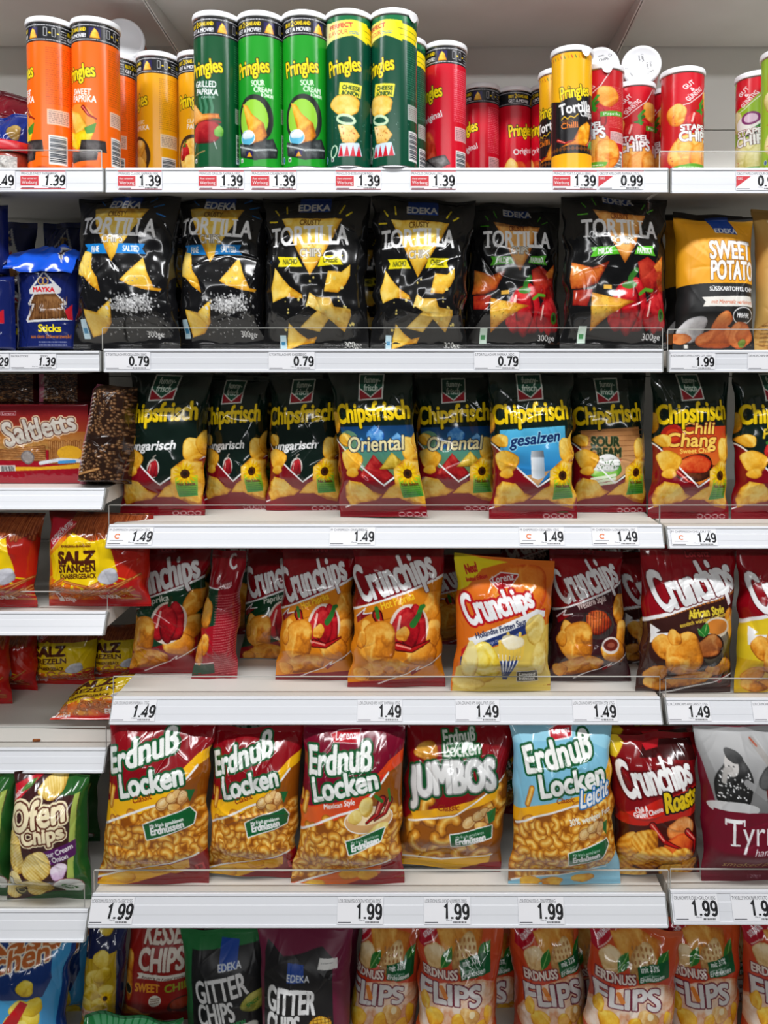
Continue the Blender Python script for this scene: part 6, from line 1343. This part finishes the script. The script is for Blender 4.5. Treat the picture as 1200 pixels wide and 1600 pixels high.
am, amb = art_mayka('sticks'), art_mayka('brezel')
def pack(art, quad, y0, label, seed, topcol, dep=.06, flap=True, key='l2', base=None):
    """block-bottomed pretzel pack with its top folded over"""
    r = bag(art, quad, key, label, y0=y0, lean=1, thick=dep * .55, seed=seed, group='dark blue pretzel packs', cat='pretzel pack', name='pretzel_pack', wr=.55, seals=(.0, .0), pinch=.0, bot=.05, top=.08, z=base)
    if flap:
        f = [c for c in r.children if c.name.startswith('pouch')][0]
        xs = np.array([v.co.x for v in f.data.vertices][::50]); zt = max(v.co.z for v in f.data.vertices)
        x0, x1 = xs.min(), xs.max(); n = 60
        U, V = np.meshgrid(np.linspace(0, 1, n), np.linspace(0, 1, 40)); rg = np.random.default_rng(seed)
        X = x0 - .006 + (x1 - x0 + .008) * U + .003 * np.sin(V * 9)
        Y = -dep * .60 - .004 + dep * .7 * V + .003 * np.sin(U * 14 + seed); Zv = zt - .010 + .042 * V ** .8 + .006 * np.sin(U * 3.1) + (nsm(0, U * 7 + seed * 9, V * 4) - .5) * .014
        Ccol = np.zeros(U.shape + (3,)); Ccol[:] = C3(topcol)
        tri = (np.abs(U - .78) < .16 * (V - .25)) & (V > .25) & (V < .92); Ccol[tri] = C3((206, 206, 206)); tri = (np.abs(U - .78) < .16 * (V - .34)) & (V > .34) & (V < .85); Ccol[tri] = C3((60, 40, 40))
        Pl = np.stack([X, Y, Zv], -1); B = Pl.copy(); B[..., 2] -= .002
        new_obj('folded_top', grid_mesh('folded_top', [(Pl, Ccol, True, 0), (B, Ccol, False, 0)]), r, [M['film']])
    return r
pack(am, [(30, 420), (128, 418), (130, None), (28, None)], .09, 'dark blue pretzel sticks pack with tree-shaped window and folded bright blue top', 21, (24, 84, 206))
pack(amb, [(-24, 440), (70, 440), (70, None), (-24, None)], .185, 'dark blue pretzel pack in shade, mostly hidden behind the sticks pack', 22, (18, 50, 120), flap=False)
pack(amb, [(-82, 432), (22, 432), (24, None), (-82, None)], .06, 'dark blue pretzel pack with red flame, lower one at the left edge', 23, (20, 40, 110), flap=False)
zb = at(0, 434, .06).z + .003
pack(amb, [(-92, 318), (12, 320), (16, None), (-92, None)], .075, 'dark blue pretzel pack stacked on another at the left edge', 24, (20, 40, 110), flap=False, base=zb)

# ================================================================== third row
G3 = 'dark green potato chip bags'
F_ = {k: art_frisch(k) for k in ('ungarisch', 'oriental', 'salted', 'sour', 'chili', 'paprika')}
def B3(kind, q, label, y0, seed, key='c3', **k): bag(F_[kind], q, key, label, y0=y0, seed=seed, group=G3, lean=k.pop('lean', 6), **k)
B3('ungarisch', [(207, 574), (332, 580), (320, None), (188, None)], 'dark green ungarisch chip bag leaning at the left end of its shelf', .07, 31)
B3('ungarisch', [(322, 584), (424, 588), (419, None), (318, None)], 'dark green ungarisch chip bag, second from the left, set back', .12, 32)
B3('ungarisch', [(420, 584), (540, 584), (532, None), (416, None)], 'dark green ungarisch chip bag nearest the Oriental bags', .11, 33)
B3('oriental', [(512, 574), (642, 576), (668, None), (532, None)], 'dark green Oriental chip bag, front one with its burgundy side showing', .05, 34, ua=(-.12, .98), yaw=-8)
B3('oriental', [(648, 582), (776, 584), (776, None), (648, None)], 'dark green Oriental chip bag set back beside the salted one', .11, 35)
B3('salted', [(762, 574), (896, 576), (902, None), (764, None)], 'dark green gesalzen chip bag with salt shaker on blue', .048, 36, wr=1.2)
B3('sour', [(888, 582), (1008, 584), (1010, None), (890, None)], 'dark green sour cream chip bag with dip bowl picture', .095, 37)
B3('chili', [(1016, 574), (1138, 576), (1138, None), (1012, None)], 'dark green chili chip bag with orange sun panel', .06, 38, 'r3')
B3('paprika', [(1142, 574), (1268, 576), (1270, None), (1142, None)], 'dark green chip bag cut by the right edge', .06, 39, 'r3')

t_ = art_saltletts(); z3 = SH['l3']['z'] + .0006
def tray(label, px0, px1, py_top, y, dep, key_z, art, seed, group='pretzel stick trays'):
    """film-wrapped tray of pretzel sticks: two blocks under one printed film"""
    x0, x1 = at(px0, 700, y).x, at(px1, 700, y).x; zt = at(600, py_top, y).z; h = zt - key_z
    r = empty('pretzel_tray', label, 'pretzel tray', group, ((x0 + x1) / 2, y, key_z)); W = x1 - x0
    U, V = np.meshgrid(np.linspace(0, 1, int(W / .001)), np.linspace(0, 1, int(h / .001)))
    bulge = .004 * np.sin(math.pi * np.clip((U * 2) % 1, 0, 1)) ** .5 * np.sin(math.pi * V) ** .4 + (nz(16, U * 500 + seed * 31, V * 260) - .5) * .006 * np.sin(math.pi * V) * np.sin(math.pi * U)
    P = np.stack([-W / 2 + W * U, -bulge, h * (1 - V)], -1); gr = [(P, art.sample(U, V), False, 0)]
    e = np.zeros((3, 3, 3)); cb = C3((96, 30, 30))
    def quad(a, b, c, d):
        a, b, c, d = map(np.array, (a, b, c, d)); s = np.linspace(0, 1, 6)[:, None, None]; q = np.linspace(0, 1, 6)[None, :, None]
        return a * (1 - s) * (1 - q) + b * (1 - s) * q + c * s * q + d * s * (1 - q)
    w2 = W / 2
    for f in (quad((-w2, 0, h), (-w2, dep, h), (-w2, dep, 0), (-w2, 0, 0)), quad((w2, dep, h), (w2, 0, h), (w2, 0, 0), (w2, dep, 0)), quad((-w2, dep, h), (w2, dep, h), (w2, 0, h), (-w2, 0, h)), quad((w2, dep, h), (-w2, dep, h), (-w2, dep, 0), (w2, dep, 0)), quad((-w2, 0, 0), (w2, 0, 0), (w2, dep, 0), (-w2, dep, 0))):
        gr.append((f, np.broadcast_to(cb, f.shape), False, 0))
    new_obj('wrapped_block', grid_mesh('wrapped_block', gr), r, [M['film']])
    return r
tray('red wrapped pretzel stick tray with slanted grey lettering, at the left edge', -62, 138, 632, .045, .16, z3, t_, 1)
te = art_sticks_end()
zt3 = at(600, 632, .045).z + .001
for i, (a0, a1) in enumerate(((-62, 53), (62, 122))):
    tray('dark wrapped pretzel stick block lying on the red tray, %s one' % ('left' if i == 0 else 'right'), a0, a1, 584, .085, .13, zt3, te if i else te, 3 + i, 'pretzel stick blocks on the red tray')
bag(te, [(152, 600), (216, 606), (206, None), (124, None)], 'l3', 'clear pack of pretzel sticks tilted on edge, stick ends and pink tray showing', y0=.04, lean=6, thick=.05, seed=41, cat='pretzel tray', name='pretzel_tray', seals=(0, 0), wr=.6, bot=.06, top=.08, pinch=0)

# ================================================================== fourth row
G4 = 'red potato chip bags with slanted white lettering'
K_ = {k: art_crun(k) for k in ('hot', 'paprika', 'western', 'african', 'cheese', 'fritten', 'side')}
def B4(kind, q, label, seed, key='c4', y0=None, **k): bag(K_[kind], q, key, label, y0=y0, seed=seed, group=G4, lean=k.pop('lean', 8), **k)
B4('paprika', [(216, 858), (330, 856), (312, 1052), (202, 1044)], 'red and green paprika chip bag at the left end of its shelf', 51, ua=(.1, 1.0))
B4('side', [(334, 858), (384, 862), (370, 1060), (299, 1052)], 'red chip bag turned sideways, ingredients back towards the aisle', 52, thick=.03, lean=5)
B4('paprika', [(388, 858), (500, 858), (480, 1048), (374, 1046)], 'red and green paprika chip bag in shade behind the first hot paprika bag', 53, y0=.15)
B4('hot', [(442, 856), (556, 858), (554, 1062), (430, 1058)], 'orange hot paprika chip bag, set back, left of its pair', 54)
B4('hot', [(552, 850), (694, 850), (696, 1073), (543, 1068)], 'orange hot paprika chip bag, foremost of its pair', 55, wr=1.2)
B4('hot', [(664, 866), (790, 866), (790, None), (664, None)], 'red chip bag in deep shade left of the orange cone-picture bag', 56, y0=.22, step=.0016)
B4('fritten', [(710, 864), (868, 878), (860, 1073), (704, 1080)], 'orange chip bag with striped paper cone and yellow corner', 57, seals=(.05, .04))
B4('western', [(858, 858), (972, 862), (986, 1064), (856, 1061)], 'red and dark brown Western Style chip bag', 58)
B4('western', [(900, 862), (1016, 862), (1024, None), (900, None)], 'Western Style chip bag mostly hidden behind the front one', 59, y0=.21, step=.0016)
B4('african', [(962, 866), (1080, 866), (1080, None), (962, None)], 'African Style chip bag hidden behind the front African Style bag', 60, y0=.13, step=.0016, key='c4')
B4('african', [(1001, 850), (1154, 850), (1142, 1085), (993, 1082)], 'red and brown African Style chip bag, foremost', 61, 'r4', wr=1.2)
B4('cheese', [(1148, 852), (1300, 854), (1290, 1088), (1146, 1086)], 'red chip bag with yellow panel cut by the right edge', 62, 'r4')
S_, Z_ = art_salz('stangen'), art_salz('brezeln')
GS = 'red and yellow pretzel bags in the left bay'
bag(S_, [(74, 798), (240, 802), (236, 947), (76, 946)], 'l4', 'red and yellow pretzel sticks bag, right of the two on its shelf', seed=71, group=GS, cat='pretzel bag', name='pretzel_bag', seals=(.02, .03), thick=.045)
bag(S_, [(-92, 800), (70, 802), (58, 946), (-90, 950)], 'l4', 'red and yellow pretzel sticks bag cut by the left edge', seed=72, group=GS, cat='pretzel bag', name='pretzel_bag', seals=(.02, .03), thick=.045, ua=(.0, .92))
bag(Z_, [(56, 978), (154, 978), (150, None), (56, None)], 'l5', 'pretzel bag in shade at the back of the fallen-bag shelf, middle one', y0=.235, seed=73, group=GS, cat='pretzel bag', name='pretzel_bag', lean=3, thick=.035, ua=(.1, .9))
bag(Z_, [(146, 976), (232, 976), (228, None), (148, None)], 'l5', 'pretzel bag in shade at the back, right of the middle one', y0=.27, seed=74, group=GS, cat='pretzel bag', name='pretzel_bag', lean=3, thick=.035, ua=(.15, .85))
bag(S_, [(-8, 976), (62, 978), (60, None), (0, None)], 'l5', 'pretzel bag in shade, left of the middle one', y0=.21, seed=75, group=GS, cat='pretzel bag', name='pretzel_bag', lean=3, thick=.03, ua=(.4, 1.1))
bag(S_, [(-80, 976), (16, 978), (20, None), (-80, None)], 'l5', 'pretzel bag in shade cut by the left edge on the fallen-bag shelf', y0=.155, seed=76, group=GS, cat='pretzel bag', name='pretzel_bag', lean=3, thick=.035)
bag(Z_, [(122, 1070), (252, 1044), (230, 1128), (76, 1124)], 'l5', 'red and yellow pretzel bag fallen flat at the shelf front', y0=.05, seed=77, group=GS, cat='pretzel bag', name='pretzel_bag', lean=52, thick=.03, ua=(.1, .9), wr=1.5, lift=.02)
m = MB(); m.lathe([(0, -.006), (.0022, -.006), (.0025, -.004), (.0025, .004), (.0022, .006), (0, .006)], 12); m.v = [(z, y * .9, x + .0025) for x, y, z in m.v]
pc = at(56, 1157, .02)
tag_(m.build('crumb', [M['crumb']], None, (pc.x, .022, SH['l5']['z'])), 'small orange brown pretzel crumb on the bare shelf front at left', 'crumb')

# ================================================================== fifth row
L_ = {k: art_locken(k) for k in ('classic', 'mexican', 'leicht', 'jumbos')}
G5 = 'peanut curl bags'
def B5(kind, q, label, seed, **k): bag(L_[kind], q, k.pop('key', 'c5'), label, seed=seed, group=G5, lean=k.pop('lean', 9), **k)
B5('classic', [(172, 1124), (336, 1126), (326, 1384), (152, 1378)], 'red and yellow Classic peanut curl bag, leftmost', 81, wr=1.2)
B5('classic', [(332, 1134), (474, 1134), (466, 1380), (320, 1372)], 'red and yellow Classic peanut curl bag, right of the leftmost', 82, y0=-.028, wr=1.3)
B5('mexican', [(474, 1128), (634, 1126), (632, 1382), (454, 1372)], 'plum red Mexican Style peanut curl bag', 83, wr=1.2)
B5('jumbos', [(636, 1122), (808, 1126), (782, 1374), (614, 1362)], 'dark red bag of extra large peanut curls', 84, y0=-.012, wr=1.2)
B5('classic', [(726, 1150), (816, 1146), (808, None), (720, None)], 'peanut curl bag in deep shade behind the extra large curls bag', 85, y0=.14, step=.0016)
B5('leicht', [(796, 1122), (956, 1126), (970, 1386), (794, 1374)], 'light blue reduced-fat peanut curl bag', 86, wr=1.2)
aro = art_roasts()
bag(aro, [(952, 1132), (1084, 1134), (1084, None), (960, None)], 'c5', 'ridged chips bag hidden behind the front ridged chips bag', y0=.13, seed=87, group='ridged chips bags', step=.0014)
bag(aro, [(950, 1146), (1090, 1146), (1094, 1374), (956, 1370)], 'c5', 'red ridged chips bag with yellow lettering, foremost', y0=-.022, seed=88, group='ridged chips bags', wr=1.2)
bag(art_tyr(), [(1082, 1130), (1254, 1134), (1242, 1390), (1096, 1384)], 'r5', 'plum coloured chips bag with grey photograph of a woman in dotted blouse', seed=89, film='matte', wr=.7)
ao = art_ofen(); GO = 'brown and green oven chips bags'
bag(ao, [(26, 1200), (142, 1206), (144, 1404), (12, 1402)], 'l6', 'brown and green oven chips bag with purple banner, foremost', seed=91, group=GO)
bag(ao, [(-98, 1200), (30, 1204), (24, 1398), (-100, 1398)], 'l6', 'brown oven chips bag cut by the left edge', seed=92, group=GO)
bag(ao, [(40, 1206), (156, 1206), (156, None), (44, None)], 'l6', 'oven chips bag in shade behind the foremost oven chips bag', y0=.10, seed=93, group=GO, step=.0014)

# ================================================================== lowest row
ak = art_kaese()
bag(ak, [(-62, 1452), (120, 1458), (104, None), (-64, None)], 'l7', 'blue cheese ball bag with orange lettering at the lower left corner', y0=-.005, seed=101, group='blue cheese ball bags')
bag(ak, [(0, 1440), (164, 1438), (150, None), (-10, None)], 'l7', 'blue cheese ball bag standing behind the front cheese ball bag', y0=.10, seed=102, group='blue cheese ball bags')
bag(art_yellowpack(), [(140, 1430), (204, 1434), (190, None), (124, None)], 'c7', 'dark blue and yellow chip bag turned sideways beside the cheese ball bags', y0=.06, seed=103, thick=.03, lean=3)
bag(art_kessel(), [(204, 1428), (322, 1430), (312, None), (188, None)], 'c7', 'dull red kettle chips bag with sweet chili words', y0=.085, seed=104, film='matte', wr=.8)
GG = 'black lattice chips bags'
bag(art_gitter('onion'), [(280, 1452), (424, 1446), (428, None), (294, None)], 'c7', 'black lattice chips bag with green edge', y0=.035, seed=105, group=GG, film='matte', wr=.8)
agm = art_gitter('maroon')
bag(agm, [(402, 1444), (552, 1440), (550, None), (408, None)], 'c7', 'black lattice chips bag with maroon edge and white sticker', y0=-.01, seed=106, group=GG, film='matte', wr=.9)
bag(agm, [(420, 1432), (566, 1432), (560, None), (424, None)], 'c7', 'black lattice chips bag with maroon edge, hidden behind the white-stickered one', y0=.09, seed=107, group=GG, film='matte', wr=.9, step=.0014)
af = art_flips(); GF = 'orange red peanut flips bags'
for i, (q, y0, lb, ua, st) in enumerate([
    ([(566, 1432), (668, 1436), (650, None), (532, None)], .035, 'peanut flips bag in shade right of the black lattice bags', (.06, 1.0), .00095),
    ([(652, 1428), (788, 1432), (776, None), (646, None)], .0, 'glossy peanut flips bag, foremost left one of its kind', (-.035, 1.035), .00095),
    ([(706, 1432), (818, 1434), (812, None), (700, None)], .11, 'peanut flips bag peeking out right of the foremost left flips bag', (0, 1), .0014),
    ([(792, 1428), (904, 1432), (926, None), (804, None)], .04, 'peanut flips bag tilted to the left in the middle of its row', (-.12, .86), .00095),
    ([(858, 1434), (972, 1434), (972, None), (862, None)], .12, 'peanut flips bag in deep shade behind the middle ones', (0, 1), .0014),
    ([(922, 1434), (1066, 1452), (1046, None), (900, None)], -.012, 'shiny peanut flips bag slumped to the right, lowest lettering', (-.035, 1.035), .00095),
    ([(1032, 1428), (1158, 1432), (1154, None), (1036, None)], .03, 'peanut flips bag right of the slumped shiny one', (-.035, 1.035), .00095),
    ([(1090, 1434), (1190, 1434), (1190, None), (1092, None)], .12, 'peanut flips bag sliver between the two right-hand flips bags', (0, 1), .0014),
    ([(1156, 1428), (1290, 1432), (1284, None), (1154, None)], .01, 'peanut flips bag cut by the right edge', (-.035, 1.035), .00095)]):
    bag(af, q, 'c7' if q[2][0] < 1050 else 'r7', lb, y0=y0, seed=110 + i, group=GF, ua=ua, step=st, wr=1.3)
agr = art_plain((16, 92, 44), [(130, 1590), (290, 1588), (290, 1700), (130, 1700)], (200, 210, 200))
bag(agr, [(130, 1590), (288, 1586), (296, None), (124, None)], 'c7', 'top of a green bag at the bottom edge before the dull red bag', y0=-.045, seed=131, thick=.04, wr=1.6)

# ================================================================== stock standing in the dark behind the front bags
def stock(art, key, xs, w, h, y0, label, group, seed, **k):
    for i, x in enumerate(xs):
        pb = to_px((0, y0, SH[key]['z']))[1]; pt = to_px((0, y0, SH[key]['z'] + h))[1]; ww = w * F / (D0 + y0) / 2
        bag(art, [(x - ww, pt), (x + ww, pt), (x + ww, None), (x - ww, None)], key, label, y0=y0, seed=seed + i, group=group, step=.0024, lean=4, n_cr=14, **k)
stock(a_tc, 'c2', (300, 430, 560, 690, 820, 950), .135, .24, .24, 'black tortilla bag standing in the dark row behind the front tortilla bags', G2, 201)
stock(F_['ungarisch'], 'c3', (290, 402, 514, 626, 738, 850, 962), .118, .25, .25, 'dark green chip bag standing in the dark row behind the front green bags', G3, 221)
stock(K_['paprika'], 'c4', (280, 400), .135, .235, .27, 'red and green paprika chip bag in the dark row behind the first paprika bags', G4, 241)
stock(K_['western'], 'c4', (545, 830, 960), .14, .235, .33, 'red chip bag standing in the dark row behind the hot paprika and Western Style bags', G4, 251)
stock(L_['classic'], 'c5', (260, 400, 545, 690), .14, .23, .2, 'peanut curl bag standing in the dark row behind the front curl bags', G5, 261)
stock(aro, 'c5', (880, 980), .13, .22, .24, 'ridged chips bag in the dark row behind the light blue bag', 'ridged chips bags', 271)
stock(amb, 'l2', (20, 105, 185), .10, .262, .29, 'dark blue pretzel pack in the dark at the back of its shelf', 'dark blue pretzel packs', 281)
